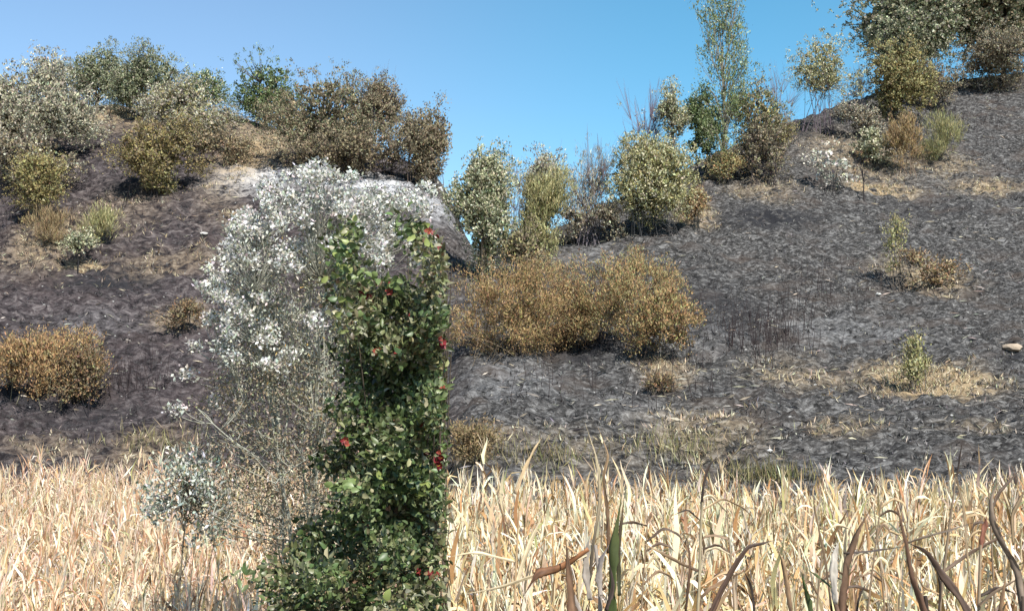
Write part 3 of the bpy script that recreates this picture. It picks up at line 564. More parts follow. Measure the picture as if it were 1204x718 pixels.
# positions in loose rows across the slope foot
pos = []
for yr in np.arange(7.6, 36.0, .42):
    nrow = int(yr * 1.08 / .21)
    X = np.linspace(-.535 * yr, .545 * yr, nrow) + rng.normal(size=nrow) * .09; Yv = yr + rng.normal(size=nrow) * .10
    u = X / Yv; left = u < -.085
    e = 35.3 - 10.2 * sstep(-.125, -.055, u) + (vnoise(X * .5, Yv * 0, 50) - .5) * 1.2
    k = (Yv < e) & ((Yv > 10.4) | ~left) & (rng.random(nrow) < .93)
    pos.append(np.stack([X[k], Yv[k]], 1))
pos = np.concatenate(pos); pz = ground(pos[:, 0], pos[:, 1]); pos = np.column_stack([pos, pz])
qx, qy = px(pos + np.array([0, 0, 1.6])); seen = (qx > -8) & (qx < 1212) & (qy < 716)
hide = (qx > 410) & (qx < 524)                               # behind the flowering shrub
order = np.argsort(np.where(seen & ~hide, pos[:, 1] + .0, 1e6)); near = order[:290]; rest = order[290:]
print('maize plants', len(pos), 'nearest to', pos[near[-1], 1])
def colmesh(name, V, Fq, pal):
    c = palette(1, pal, .1).repeat(len(V), 0) * np.clip(1 + .08 * rng.normal(size=(len(V), 1)), .7, 1.2)
    me_o = mesh_obj(name, V, [Fq], M_STRAW, None, np.clip(c, .02, .85)); me = me_o.data; bpy.data.objects.remove(me_o); return me
leaf_me = {}
def spread(V, Fq, k):
    V = V.reshape(-1, 3, 3).copy(); V[:, [0, 2]] = V[:, [1]] + (V[:, [0, 2]] - V[:, [1]]) * k; return V.reshape(-1, 3), Fq
for side, pal in (('l', STRAW_L), ('r', STRAW_R)):
    leaf_me[side] = ([[colmesh('leaf', *spread(*LV, 1.2 if side == 'r' else .78), pal) for _ in range(5)] for LV in LEAVES], [colmesh('stalk', s[2], s[3], pal) for s in STALKS], [colmesh('tassel', *t, pal[:2] + pal[3:4]) for t in TASSELS])
def part(name, me, parent, loc, rz, sc=1.0, ry=0):
    o = bpy.data.objects.new(name, me); COL.objects.link(o); o.parent = parent; o.location = loc; o.rotation_euler = (0, ry, rz); o.scale = (sc, sc, sc); return o
for i in near:
    rc = RECIPES[rng.integers(28)]; side = 'l' if pos[i, 0] / pos[i, 1] < -.07 else 'r'; lm, sm, tm = leaf_me[side]
    e = empty('maize_plant', pos[i], *(('short peach tinted dry maize plant in the near rows around the silvery sapling', 'maize plant', 'dry maize plants of the near rows by the sapling') if side == 'l'
              else ('cream bleached dry maize plant in the near rows behind the withered bank maize', 'maize plant', 'dry maize plants of the near rows behind the bank')))
    e.rotation_euler = (rng.normal() * .07, rng.normal() * .07, rng.uniform(0, 6.28)); s_ = rng.uniform(.8, 1.12) * (.84 if side == 'l' else 1); e.scale = (s_, s_, s_)
    part('stalk', sm[rc[0]], e, (0, 0, 0), 0)
    for (k, loc, rz, sc) in rc[1]: part('leaf', lm[k][rng.integers(5)], e, loc, rz, sc)
    if rc[2] >= 0:
        h, b = STALKS[rc[0]][:2]; part('tassel', tm[rc[2]], e, (b * h, b * .5 * h, h), 0)
# the farther rows: one mesh
def flat_leaf(V, Fq):                           # the farther leaves: a strip without its fold
    V = V.reshape(-1, 3, 3)[:, [0, 2]].reshape(-1, 3); i = np.arange(len(V) // 2 - 1)[:, None] * 2
    return V, i + [[0, 1, 3, 2]]
def widen(V, Fq, k=1.2):
    V = V.reshape(-1, 3, 3).copy(); V[:, [0, 2]] = V[:, [1]] + (V[:, [0, 2]] - V[:, [1]]) * k; return V.reshape(-1, 3), Fq
WIDE = [widen(*l) for l in LEAVES]
FLAT = [flat_leaf(*l) for l in LEAVES]; FLATW = [flat_leaf(*l) for l in WIDE]
def coarse(V, Fq):
    V = V.reshape(-1, 2, 3)[::2].reshape(-1, 3); return V, np.arange(len(V) // 2 - 1)[:, None] * 2 + [[0, 1, 3, 2]]
FAR = [coarse(*l) for l in FLAT]; FARW = [coarse(*l) for l in FLATW]
def thin_stalk(h, bend):
    z = np.linspace(-.05, 1, 4); p = np.stack([bend * z ** 2 * h, bend * .5 * z * h, z * h], 1); return tri_tube([p], [np.linspace(.013, .005, 4)], 3)
def recipe_mesh(rc, LV=None):
    Vs, Fs, cid, off = [], [], [], 0
    def add(V, Fq, c):
        nonlocal off
        Vs.append(V); Fs.append(Fq + off); cid.append(np.full(len(V), c)); off += len(V)
    add(*thin_stalk(*STALKS[rc[0]][:2]), 0)
    for j, (k, loc, rz, sc) in enumerate(rc[1]):
        V, Fq = (LV or FLAT)[k]; c, s = math.cos(rz), math.sin(rz); V = V * sc; V = np.stack([V[:, 0] * c - V[:, 1] * s, V[:, 0] * s + V[:, 1] * c, V[:, 2]], 1) + np.array(loc); add(V, Fq, j + 1)
    if rc[2] >= 0:
        h, b = STALKS[rc[0]][:2]; add(TASSELS[rc[2]][0] + np.array([b * h, b * .5 * h, h]), TASSELS[rc[2]][1], 19)
    return np.concatenate(Vs), np.concatenate(Fs), np.concatenate(cid)
RM = [recipe_mesh(r) for r in RECIPES]; RMF = [recipe_mesh(r, FAR) for r in RECIPES]; RMW = [recipe_mesh(r, FLATW) for r in RECIPES]; RMFW = [recipe_mesh(r, FARW) for r in RECIPES]; Vs, Fs, Cs, off = [], [], [], 0
ang = rng.uniform(0, 6.28, len(pos)); sca = rng.uniform(.74, 1.16, len(pos)) * (.82 + .32 * vnoise(pos[:, 0] * .45, pos[:, 1] * .45, 70)) * np.where(rng.random(len(pos)) < .06, 1.2, 1); ln = rng.normal(size=(len(pos), 2)) * .06
for i in rest:
    lft = pos[i, 0] / pos[i, 1] < -.07; V, Fq, cid = ((RM if lft else RMW) if pos[i, 1] < 19 else (RMF if lft else RMFW))[rng.integers(28)]; sca[i] *= .84 if pos[i, 0] / pos[i, 1] < -.07 else 1.0; c, s = math.cos(ang[i]) * sca[i], math.sin(ang[i]) * sca[i]
    W_ = np.stack([V[:, 0] * c - V[:, 1] * s + V[:, 2] * ln[i, 0], V[:, 0] * s + V[:, 1] * c + V[:, 2] * ln[i, 1], V[:, 2] * sca[i]], 1) + pos[i]
    pc = palette(20, STRAW_L if pos[i, 0] / pos[i, 1] < -.07 else STRAW_R, .12); Vs.append(W_.astype(np.float32)); Fs.append(Fq + off); Cs.append(pc[cid].astype(np.float32)); off += len(V)
tag(mesh_obj('maize_rows', np.concatenate(Vs), [np.concatenate(Fs)], M_STRAW, None, np.concatenate(Cs)), 'bleached dry maize filling the field up to the burnt hill', 'maize', kind='stuff')
# low broken straw between the rows
n = 34000; Yv = rng.uniform(8, 35, n); X = rng.uniform(-.56, .56, n) * Yv; u = X / Yv; k = Yv < 35 - 10.2 * sstep(-.125, -.055, u); X, Yv = X[k], Yv[k]
blades('straw_litter', np.stack([X, Yv, ground(X, Yv) + rng.uniform(0, 1.5, len(X)) * np.where(u[k] < -.07, .8, 1)], 1), .5, .045, STRAW_R, 'broken straw lying between the maize rows', 'straw', .9, M_STRAW)

# ------------------------------------------------------------------ withered maize plants standing on the near bank
rng = np.random.default_rng(102)
BROWN_SHADED, DARK_SHADED, PALE, GREYH, TANL, GRN, RED = (.105, .06, .037), (.048, .033, .026), (.62, .50, .32), (.34, .29, .25), (.40, .27, .15), (.055, .085, .022), (.30, .13, .055)  # withered tones; the dark ones have the bank's shade painted into the colour
def ribbon(name, pts, Y, widths, col, parent, col2=None, yend=None, fold=.16, twist=0):
    """a leaf blade through photograph points at distance Y from its foot"""
    pts = np.array(pts, float); t0 = np.linspace(0, 1, len(pts)); n = max(14, 6 * len(pts)); t = np.linspace(0, 1, n)
    xs = np.interp(t, t0, pts[:, 0]); ys = np.interp(t, t0, pts[:, 1]); ww = np.interp(t, np.linspace(0, 1, len(widths)), widths)
    ker = np.array([.25, .5, .25])
    for _ in range(3):
        xs[1:-1] = np.convolve(xs, ker, 'valid'); ys[1:-1] = np.convolve(ys, ker, 'valid')
    Yd = np.linspace(Y, Y if yend is None else yend, n)
    p = np.array([P(a, b, c) for a, b, c in zip(xs, ys, Yd)]); tg = unit(np.gradient(p, axis=0))
    view = unit(p - np.array([0, 0, CAMZ])); s = unit(np.cross(tg, view)); nn = np.cross(s, tg)
    a = (twist * (t - .5) * 2 + .55 * np.sin(t * 5 + pts[0, 0]))[:, None]; ww = ww * .85 * (1 + .12 * np.sin(t * 17 + pts[0, 1]) + .06 * rng.normal(size=n)) * np.minimum(1, (1.02 - t) * 3.0); s, nn = s * np.cos(a) + nn * np.sin(a), nn * np.cos(a) - s * np.sin(a)
    w = (.64 * ww * Yd / F)[:, None]; cols5 = np.array([-.5, -.27, 0, .27, .5]); Vc, Cc = [], []
    c1 = np.array(col); c2 = np.array(col2 or col); cc = c1 + (c2 - c1) * t[:, None]
    for j, q in enumerate(cols5):
        crinkle = np.convolve(rng.normal(size=n + 4), np.ones(5) / 5, 'valid')[:, None] * .20
        fray = (1 + .10 * rng.normal(size=(n, 1))) if abs(q) > .4 else 1.0
        Vc.append(p + s * w * q * fray + nn * w * (fold * 2 * abs(q) + crinkle)); streak = rng.uniform(.62, 1.35)
        Cc.append(cc * streak * (1 + .22 * np.convolve(rng.normal(size=n + 2), np.ones(3) / 3, 'valid')[:, None]))
    V = np.stack(Vc, 1).reshape(-1, 3); cc = np.stack(Cc, 1).reshape(-1, 3)
    i = np.arange(n - 1)[:, None] * 5; Fq = np.concatenate([i + [[j, j + 1, j + 6, j + 5]] for j in range(4)])
    V = V - np.array(parent.location)
    o = mesh_obj(name, V, [Fq], M_BLADE, parent, np.clip(cc, .01, .8), smooth=False)
    md = o.modifiers.new('thickness', 'SOLIDIFY'); md.thickness = .0008; return o
def stem(pts, Y, r0, r1, col, parent, name='stalk'):
    pts = np.array(pts, float); n = 4 * len(pts); t = np.linspace(0, 1, n); t0 = np.linspace(0, 1, len(pts))
    xs = np.interp(t, t0, pts[:, 0]); ys = np.interp(t, t0, pts[:, 1])
    p = np.array([P(a, b, Y) for a, b in zip(xs, ys)]); base = np.array(parent.location); foot = base + (p[0] - base) * np.array([.4, .4, .5])
    p = np.concatenate([[base - [0, 0, .05]], [foot], p]); r = np.linspace(r0, r1, len(p))
    V, Fq = tri_tube([p - base], [r], 6); return mesh_obj(name, V, [Fq], M_BLADE, parent, np.tile(col, (len(V), 1)) * (1 + .1 * rng.normal(size=(len(V), 1))), smooth=True)
def bank_plant(x, Y, label):
    X = (x - 602) / F * Y; return empty('withered_maize', (X, Y, float(ground(X, Y))), label, 'maize plant', 'withered maize plants on the near bank')
e = bank_plant(712, 4.6, 'withered maize with a broad dark green blade and grey husks')
stem([(705, 760), (706, 690), (700, 640)], 4.6, .012, .008, GREYH, e)
ribbon('leaf', [(716, 770), (718, 700), (722, 640), (732, 575)], 4.55, [22, 24, 19, 2], GRN, e, (.09, .10, .035)); ribbon('leaf', [(728, 700), (727, 640), (736, 568)], 4.6, [9, 9, 1], (.05, .06, .03), e, BROWN_SHADED)
ribbon('leaf', [(692, 690), (697, 640), (706, 590), (704, 545), (688, 497)], 4.6, [8, 7, 7, 5, 2], DARK_SHADED, e, PALE); ribbon('leaf', [(716, 650), (714, 600), (709, 560), (716, 535), (703, 502)], 4.65, [8, 8, 6, 5, 2], BROWN_SHADED, e, TANL)
ribbon('husk', [(694, 705), (690, 680), (689, 650), (694, 628)], 4.5, [9, 15, 15, 3], GREYH, e, (.42, .36, .30)); ribbon('husk', [(708, 700), (704, 680), (706, 658), (716, 640)], 4.5, [8, 13, 12, 3], GREYH, e, (.22, .19, .18))
ribbon('leaf', [(692, 645), (660, 668), (632, 672), (616, 700)], 4.45, [10, 16, 18, 3], RED, e, BROWN_SHADED, fold=.15); ribbon('leaf', [(690, 652), (640, 672), (590, 690), (545, 698)], 4.5, [6, 7, 6, 2], PALE, e, PALE)
ribbon('leaf', [(684, 760), (680, 715), (672, 690)], 4.5, [14, 12, 4], GREYH, e); ribbon('leaf', [(712, 718), (722, 690), (716, 660)], 4.5, [10, 9, 3], DARK_SHADED, e)
e = bank_plant(672, 4.4, 'short pointed brown maize blade in front of the curled red brown leaf')
ribbon('leaf', [(676, 775), (674, 720), (668, 670), (665, 625)], 4.4, [26, 21, 12, 1], (.20, .115, .065), e, BROWN_SHADED); stem([(676, 790), (676, 740)], 4.42, .012, .010, BROWN_SHADED, e); ribbon('leaf', [(654, 770), (660, 718), (664, 690)], 4.4, [14, 12, 3], PALE, e)
e = bank_plant(640, 6.3, 'bleached maize stalk with one long blade slanting up')
stem([(604, 760), (606, 680), (610, 600)], 6.3, .009, .005, TANL, e); ribbon('leaf', [(605, 580), (618, 548), (630, 525), (637, 514)], 6.3, [9, 8, 5, 1], (.55, .40, .24), e, (.62, .47, .28))
ribbon('leaf', [(606, 660), (560, 648), (530, 654)], 6.3, [5, 6, 2], PALE, e); ribbon('leaf', [(606, 690), (622, 640), (640, 600)], 6.3, [8, 10, 2], PALE, e)
e = bank_plant(822, 5.2, 'slim dark maize stalk with a hooked black tip and arching thin leaves')
stem([(818, 760), (822, 690), (824, 620), (826, 590)], 5.2, .008, .006, (.33, .27, .17), e)
ribbon('leaf', [(824, 620), (826, 575), (832, 550), (846, 533)], 5.2, [5, 6, 5, 1], DARK_SHADED, e); ribbon('leaf', [(825, 600), (850, 585), (876, 598), (888, 612)], 5.2, [3, 4, 3, 1], TANL, e, DARK_SHADED)
ribbon('leaf', [(824, 612), (808, 598), (790, 606)], 5.2, [3, 4, 1], DARK_SHADED, e); ribbon('leaf', [(823, 672), (800, 662), (775, 648), (748, 634)], 5.2, [4, 7, 6, 1], BROWN_SHADED, e, TANL)
ribbon('leaf', [(806, 720), (812, 660), (806, 620)], 5.2, [5, 6, 1], BROWN_SHADED, e); ribbon('leaf', [(823, 690), (850, 672), (880, 672)], 5.2, [4, 6, 1], TANL, e)
e = bank_plant(840, 4.9, 'dark brown maize blade bent over like an elbow')
stem([(830, 790), (834, 725)], 4.9, .012, .01, BROWN_SHADED, e); ribbon('leaf', [(832, 730), (850, 690), (866, 662), (880, 642), (898, 638), (916, 633)], 4.9, [10, 13, 12, 8, 6, 1], (.10, .058, .04), e, DARK_SHADED)
ribbon('leaf', [(834, 735), (848, 705), (868, 680)], 4.9, [8, 10, 2], TANL, e)
e = bank_plant(926, 5.4, 'brown maize blade standing alone with a tapering tip')
stem([(934, 790), (932, 735)], 5.4, .010, .008, BROWN_SHADED, e); ribbon('leaf', [(934, 745), (926, 690), (920, 660), (912, 638)], 5.4, [8, 10, 8, 1], BROWN_SHADED, e, TANL); ribbon('leaf', [(890, 745), (884, 690), (872, 665)], 5.4, [6, 6, 1], DARK_SHADED, e)
e = bank_plant(950, 5.0, 'short green maize blade poking up from the bank')
stem([(958, 790), (956, 740)], 5.0, .010, .008, (.20, .19, .08), e); ribbon('leaf', [(960, 760), (952, 710), (946, 690), (941, 668)], 5.0, [14, 11, 8, 1], (.10, .13, .05), e, GRN)
e = bank_plant(984, 4.7, 'grey husked maize plant with a long brown blade reaching up')
stem([(988, 790), (989, 735), (980, 700)], 4.7, .014, .009, (.16, .10, .07), e); ribbon('leaf', [(990, 770), (992, 700), (996, 660), (1008, 625), (1026, 594)], 4.7, [13, 17, 14, 11, 1], (.125, .070, .045), e, (.16, .10, .06))
ribbon('husk', [(982, 710), (980, 680), (982, 650), (986, 636)], 4.65, [9, 16, 14, 6], (.40, .36, .31), e); ribbon('leaf', [(992, 650), (1020, 648), (1064, 642)], 4.7, [4, 4, 3], DARK_SHADED, e); ribbon('leaf', [(978, 718), (970, 655), (958, 600), (954, 565)], 4.75, [5, 5, 4, 1], DARK_SHADED, e, TANL)
ribbon('leaf', [(978, 690), (960, 676), (948, 668)], 4.7, [4, 5, 1], (.10, .12, .05), e); ribbon('leaf', [(1000, 770), (1010, 700), (1022, 680)], 4.7, [5, 5, 1], DARK_SHADED, e)
e = bank_plant(1085, 4.5, 'two crossed black brown maize blades with a long thin stick')
stem([(1096, 790), (1092, 740), (1088, 700)], 4.5, .012, .008, DARK_SHADED, e); ribbon('leaf', [(1160, 760), (1132, 705), (1108, 676), (1090, 648), (1060, 634)], 4.5, [18, 17, 15, 12, 1], (.085, .055, .042), e, (.10, .066, .05))
ribbon('leaf', [(1100, 770), (1084, 712), (1072, 680), (1066, 640), (1056, 600), (1050, 580)], 4.45, [15, 15, 12, 6, 5, 1], (.115, .064, .042), e, BROWN_SHADED); ribbon('leaf', [(1066, 638), (1090, 630), (1120, 622), (1150, 612)], 4.5, [5, 5, 4, 1], (.15, .11, .08), e)
ribbon('leaf', [(1104, 720), (1106, 690), (1100, 665)], 4.5, [5, 5, 1], DARK_SHADED, e)
e = bank_plant(1118, 5.3, 'straight grey brown maize stalk behind the crossed blades')
stem([(1100, 780), (1106, 700), (1116, 620), (1124, 560)], 5.3, .010, .004, (.22, .16, .105), e); ribbon('leaf', [(1124, 565), (1128, 540), (1132, 515)], 5.3, [3, 4, 1], DARK_SHADED, e); ribbon('leaf', [(1108, 672), (1140, 650), (1170, 634), (1196, 624)], 5.3, [6, 8, 6, 2], (.15, .10, .07), e)
ribbon('leaf', [(1124, 560), (1134, 600), (1137, 650), (1142, 700)], 5.3, [4, 5, 5, 2], (.25, .18, .11), e); ribbon('leaf', [(1110, 700), (1085, 690), (1076, 672)], 5.3, [4, 5, 1], TANL, e)
e = bank_plant(1150, 5.0, 'pale maize stalk carrying a curled red brown leaf')
stem([(1150, 790), (1151, 710), (1153, 640)], 5.0, .009, .006, (.27, .20, .13), e); ribbon('leaf', [(1153, 645), (1158, 620), (1160, 605)], 5.0, [6, 13, 3], (.17, .07, .045), e); ribbon('leaf', [(1152, 700), (1175, 690), (1196, 698)], 5.0, [6, 9, 2], DARK_SHADED, e)
ribbon('leaf', [(1150, 712), (1168, 696), (1204, 676)], 4.95, [6, 7, 4], (.16, .11, .07), e)
e = bank_plant(1196, 4.4, 'thick grey brown maize blade curving like a hook with forked tips')
stem([(1206, 800), (1205, 750), (1203, 700)], 4.4, .014, .010, (.13, .095, .07), e); ribbon('leaf', [(1206, 740), (1196, 668), (1178, 640), (1166, 610), (1165, 585), (1180, 556)], 4.4, [14, 15, 13, 12, 10, 2], (.17, .13, .10), e, (.20, .15, .11))
ribbon('leaf', [(1166, 600), (1174, 580), (1190, 562), (1204, 545)], 4.4, [6, 7, 5, 2], (.13, .09, .065), e); ribbon('leaf', [(1192, 640), (1190, 605), (1200, 585), (1212, 565)], 4.6, [5, 8, 9, 3], (.24, .17, .10), e)
ribbon('leaf', [(1168, 770), (1176, 715), (1184, 670)], 4.5, [9, 11, 2], (.26, .16, .09), e)

for (x, y0, lean_, Yq, lab) in [(1016, 590, 20, 5.8, 'thin bowed maize stalk beside the grey husked plant'), (1044, 600, -16, 6.0, 'thin straight maize stalk before the crossed blades'), (958, 612, 12, 5.9, 'thin dry maize stalk behind the short green blade'),
                              (1172, 566, -10, 5.6, 'thin maize stalk just behind the hooked blade'), (752, 606, 10, 6.2, 'thin maize stalk beside the broad green blade'), (866, 590, -12, 6.2, 'thin maize stalk behind the elbow bent blade')]:
    e = bank_plant(x, Yq, lab); stem([(x, 790), (x + lean_ * .3, 700), (x + lean_, y0)], Yq, .008, .003, (.24, .17, .11), e)
    for k3 in range(5):
        yb = rng.uniform(y0 + 5, 705); d = rng.choice([-1, 1]) * rng.uniform(18, 46); r = rng.uniform(4, 22); xb = x + lean_ * (1 - (yb - y0) / 130)
        c = [(.20, .13, .08), (.10, .065, .045), (.42, .30, .17), (.60, .48, .31)][int(rng.integers(4))]
        ribbon('leaf', [(xb, yb), (xb + d * .45, yb - r), (xb + d * .8, yb - r * .6), (xb + d, yb + rng.uniform(-12, 20))], Yq, [4, 6, 5, 1], c, e)

# ------------------------------------------------------------------ silver sapling in the maize
rng = np.random.default_rng(103)
def clumps(px_regions, Y0, Y1, per_area, base):
    cc = []
    for (cx, cyy, rx, ry, s) in px_regions:
        m_ = int(per_area * rx * ry * s)
        for _ in range(m_):
            a, r = rng.uniform(0, 6.28), math.sqrt(rng.random()); cc.append(P(cx + rx * r * math.cos(a), cyy + ry * r * math.sin(a), rng.uniform(Y0, Y1)))
    return np.array(cc) - np.array(base)
base = Vector(((217 - 602) / F * 10.3, 10.3, 0)); base.z = float(ground(base.x, base.y))
e = empty('sapling', base, 'slender sapling with silvery green leaves standing in the maize', 'sapling')
cc = clumps([(226, 550, 28, 20, .9), (212, 578, 38, 20, .8), (184, 598, 18, 14, 1), (252, 575, 16, 16, .8), (205, 548, 16, 14, .6), (240, 602, 26, 16, .7), (268, 596, 10, 12, .5), (172, 580, 8, 8, .6), (262, 620, 22, 14, .4), (235, 630, 30, 16, .3)], 9.9, 10.8, .12, base); nc = len(cc); per = 8
C = (cc[:, None] + rng.normal(size=(nc, per, 3)) * .045).reshape(-1, 3)
V, Fs, cv = leaf_quads(C, rng.normal(size=C.shape) + [0, 0, .6], .055 * rng.uniform(.6, 1.3, len(C)), .024, palette(len(C), [(3, (.27, .29, .235)), (2.4, (.42, .43, .38)), (1.5, (.13, .15, .10)), (1.2, (.58, .58, .53))])); mesh_obj('crown', V, Fs, M_GREEN, e, cv)
top = np.array(P(219, 560, 10.3)) - np.array(base); mid = np.array(P(215, 640, 10.3)) - np.array(base)
paths = [bez((0, 0, -.05), (-.03, 0, mid[2] * .5), mid, 8)] + [bez((rng.normal() * .05, 0, -.05), (dx * .3, 0, mid[2] * .5), mid + [dx, .1, dz], 8) for dx, dz in ((-.28, .2), (.30, .25), (.12, .45))] + [bez(mid, (mid + top) / 2 + [.03, 0, 0], top, 8)]; rad = [np.linspace(.012, .008, 8)] + [np.linspace(.007, .003, 8)] * 3 + [np.linspace(.008, .003, 8)]
for q in range(0, nc, 4):
    b = mid + (top - mid) * rng.uniform(.2, .9); paths.append(bez(b, (b + cc[q]) / 2 + [0, 0, .05], cc[q], 4)); rad.append(np.linspace(.005, .002, 4))
V, Fq = tri_tube(paths, rad, 5); mesh_obj('trunk', V, [Fq], M_BARK, e, palette(1, [(1, (.14, .11, .085))]).repeat(len(V), 0))

# ------------------------------------------------------------------ tall airy shrub with white clusters
rng = np.random.default_rng(104)
base = Vector(((352 - 602) / F * 10.2, 10.2, 0)); base.z = float(ground(base.x, base.y)); B = np.array(base)
e = empty('flowering_shrub', base, 'tall airy shrub with frothy white clusters above thin bare twigs', 'shrub')
WHITE = [(372, 204, 20, 12, 1.2), (325, 225, 18, 14, .9), (285, 282, 24, 22, 1), (262, 330, 20, 24, .9), (262, 375, 18, 14, .9), (300, 360, 34, 26, .9), (330, 385, 26, 22, .8), (280, 405, 22, 20, .6), (318, 420, 24, 14, .6), (222, 440, 8, 10, .5), (375, 213, 42, 18, 1), (330, 245, 44, 22, .7), (415, 234, 50, 22, .8), (462, 290, 46, 24, 1), (300, 270, 32, 22, .9), (455, 250, 48, 22, .9), (274, 308, 20, 16, .7),
         (296, 322, 30, 22, .6), (345, 290, 55, 30, .7), (388, 376, 28, 14, .9), (248, 370, 10, 8, 1), (308, 396, 28, 18, .6), (275, 350, 26, 20, .5), (205, 470, 8, 12, .9), (243, 474, 14, 8, .8), (232, 404, 8, 6, .6), (420, 300, 40, 20, .6), (490, 230, 22, 18, .5)]
CREAMR = [(330, 330, 62, 48, .8), (355, 375, 50, 48, .9), (300, 375, 44, 44, .8), (390, 300, 40, 50, .5), (330, 430, 66, 40, .9), (290, 430, 40, 40, .7), (370, 440, 36, 60, 1)]
TWIGR = [(335, 480, 78, 60, .9), (300, 545, 66, 44, .9), (352, 590, 50, 52, 1), (260, 480, 36, 40, .6), (300, 610, 60, 40, .7), (385, 540, 30, 60, 1), (345, 640, 40, 24, .7)]
wc = clumps(WHITE, 9.7, 10.9, .08, base); crm = clumps(CREAMR, 9.8, 11.0, .046, base); twg = clumps(TWIGR, 9.8, 11.0, .055, base)
def sprays(regions, Y0, Y1, every, per):
    cc = []
    for (cx, cyy, rx, ry, s_) in regions:
        for _ in range(max(1, int(rx * ry * s_ / every))):
            a, r = rng.uniform(0, 6.28), math.sqrt(rng.random()); x, y, Yq = cx + rx * r * math.cos(a), cyy + ry * r * math.sin(a), rng.uniform(Y0, Y1)
            for _ in range(per): cc.append(P(x + rng.normal() * 5.2, y + rng.normal() * 3.6 + 2, Yq + rng.normal() * .04))
    return np.array(cc) - B
wc = sprays(WHITE, 9.6, 10.8, 46, 13)
def cloud(cc, per, sig, L, W, pal, name, mat, up=.6):
    C = (cc[:, None] + rng.normal(size=(len(cc), per, 3)) * sig).reshape(-1, 3); tone = np.repeat(rng.uniform(.8, 1.15, (len(cc), 1)), per, 0)
    V, Fs, cv = leaf_quads(C, rng.normal(size=C.shape) + [0, 0, up], L * rng.uniform(.6, 1.4, len(C)), W * rng.uniform(.7, 1.3, len(C)), np.clip(palette(len(C), pal) * tone, .01, .85)); return mesh_obj(name, V, Fs, mat, e, cv)
tag(cloud(wc, 9, .022, .036, .023, [(3, (.74, .72, .67)), (2.4, (.56, .55, .50)), (1.6, (.40, .39, .33)), (1.2, (.22, .22, .16))], 'blossom', M_PETAL), 'frothy white blossom clusters')
cloud(crm, 17, .05, .033, .014, [(3, (.36, .34, .25)), (2, (.25, .235, .165)), (2, (.47, .45, .37)), (1.2, (.15, .14, .095)), (.25, (.42, .30, .10))], 'crown', M_LEAF)
tag(cloud(twg, 15, .06, .038, .015, [(3, (.28, .22, .15)), (2, (.21, .17, .12)), (1.5, (.24, .235, .14)), (1, (.40, .36, .28))], 'dry_leaves', M_LEAF), 'sparse dry tan leaves on the lower twigs')
fork = np.array(P(344, 650, 10.2)) - B; knee = np.array(P(326, 548, 10.2)) - B
paths = [bez((0, 0, -.1), (.02, 0, fork[2] * .5), fork, 8), bez(fork, (fork + knee) / 2 + [.04, 0, 0], knee, 8)]; rad = [np.linspace(.04, .022, 8), np.linspace(.022, .017, 8)]
limbs = [knee]
for (x, y) in [(388, 640), (372, 660), (330, 665), (360, 640)]:
    t = np.array(P(x - rng.uniform(-10, 25), y - 110, rng.uniform(9.9, 10.7))) - B; b = np.array([rng.normal() * .1, rng.normal() * .1, -.05]); paths.append(bez(b, (b + t) / 2 + rng.normal(size=3) * .1, t, 9)); rad.append(np.linspace(.022, .010, 9)); limbs.append(t)
allc = np.concatenate([wc[::3], crm, twg]); hubs = []
for q in rng.choice(len(crm), 34, replace=False):
    t = crm[q]; b = min(limbs, key=lambda l: abs(l[0] - t[0]) + rng.random() * .4); paths.append(bez(b, (b + t) / 2 + [rng.normal() * .08, 0, .1], t, 7)); rad.append(np.linspace(.010, .005, 7)); hubs.append(t)
for q in rng.choice(len(twg), 40, replace=False):
    t = twg[q]; cand = np.concatenate(paths); d = np.linalg.norm(cand - t, axis=1) + 3 * np.maximum(0, cand[:, 2] - t[2] + .2); b = cand[np.argmin(d)]
    paths.append(bez(b, (b + t) / 2 + [rng.normal() * .06, 0, -.05], t, 7)); rad.append(np.linspace(.007, .004, 7))
cand = np.concatenate(paths)
for q in rng.choice(len(allc), min(1300, len(allc)), replace=False):
    t = allc[q]; d = np.linalg.norm(cand - t, axis=1) + 3 * np.maximum(0, cand[:, 2] - t[2] + .12); b = cand[np.argmin(d)]
    paths.append(bez(b, (b + t) / 2 + rng.normal(size=3) * .05 - [0, 0, .04], t, 5)); rad.append(np.linspace(.0042, .002, 5))
V, Fq = tri_tube(paths, rad, 4); mesh_obj('stems', V, [Fq], M_BARK, e, palette(1, [(1, (.25, .235, .20))]).repeat(len(V), 0))

# ------------------------------------------------------------------ dense green shrub with red flowers, trimmed flat along the gully side
rng = np.random.default_rng(105)
base = Vector(((455 - 602) / F * 7.3, 7.3, 0)); base.z = float(ground(base.x, base.y)); B = np.array(base)
e = empty('flowering_shrub', base, 'dense dark green shrub dotted with red flowers on the near bank', 'shrub')
LEFT_EDGE = [(240, 412), (262, 392), (300, 392), (350, 395), (400, 410), (440, 412), (480, 412), (520, 392), (560, 400), (600, 400), (630, 372), (655, 330), (680, 312), (718, 298), (800, 290)]
le = np.array(LEFT_EDGE, float)
def front(x, y): return 6.65 + 1.5 * (vnoise(np.array(x) / 42, np.array(y) / 34, 77)) + .25 * vnoise(np.array(x) / 15, np.array(y) / 13, 78) - .4 * sstep(600, 720, y)
Cs = []
while len(Cs) < 1900:
    y = rng.uniform(236, 800); lx = np.interp(y, le[:, 0], le[:, 1]) + rng.normal() * 10 + 46 * (float(vnoise(np.array(y / 26.), np.array(0.3), 91)) - .5); x = rng.uniform(lx, 528)
    if y < 338 + rng.normal() * 7 and not (abs(x - 403 - rng.normal() * 5) < 11 and y > 262) and not (abs(y - 270 - (x - 478) * .75) < 9 and x > 472 and rng.random() < .7) and not (x > 505 and y > 290): continue
    f = float(front(x, y)); Cs.append((x, y, f + abs(rng.normal()) * .35))
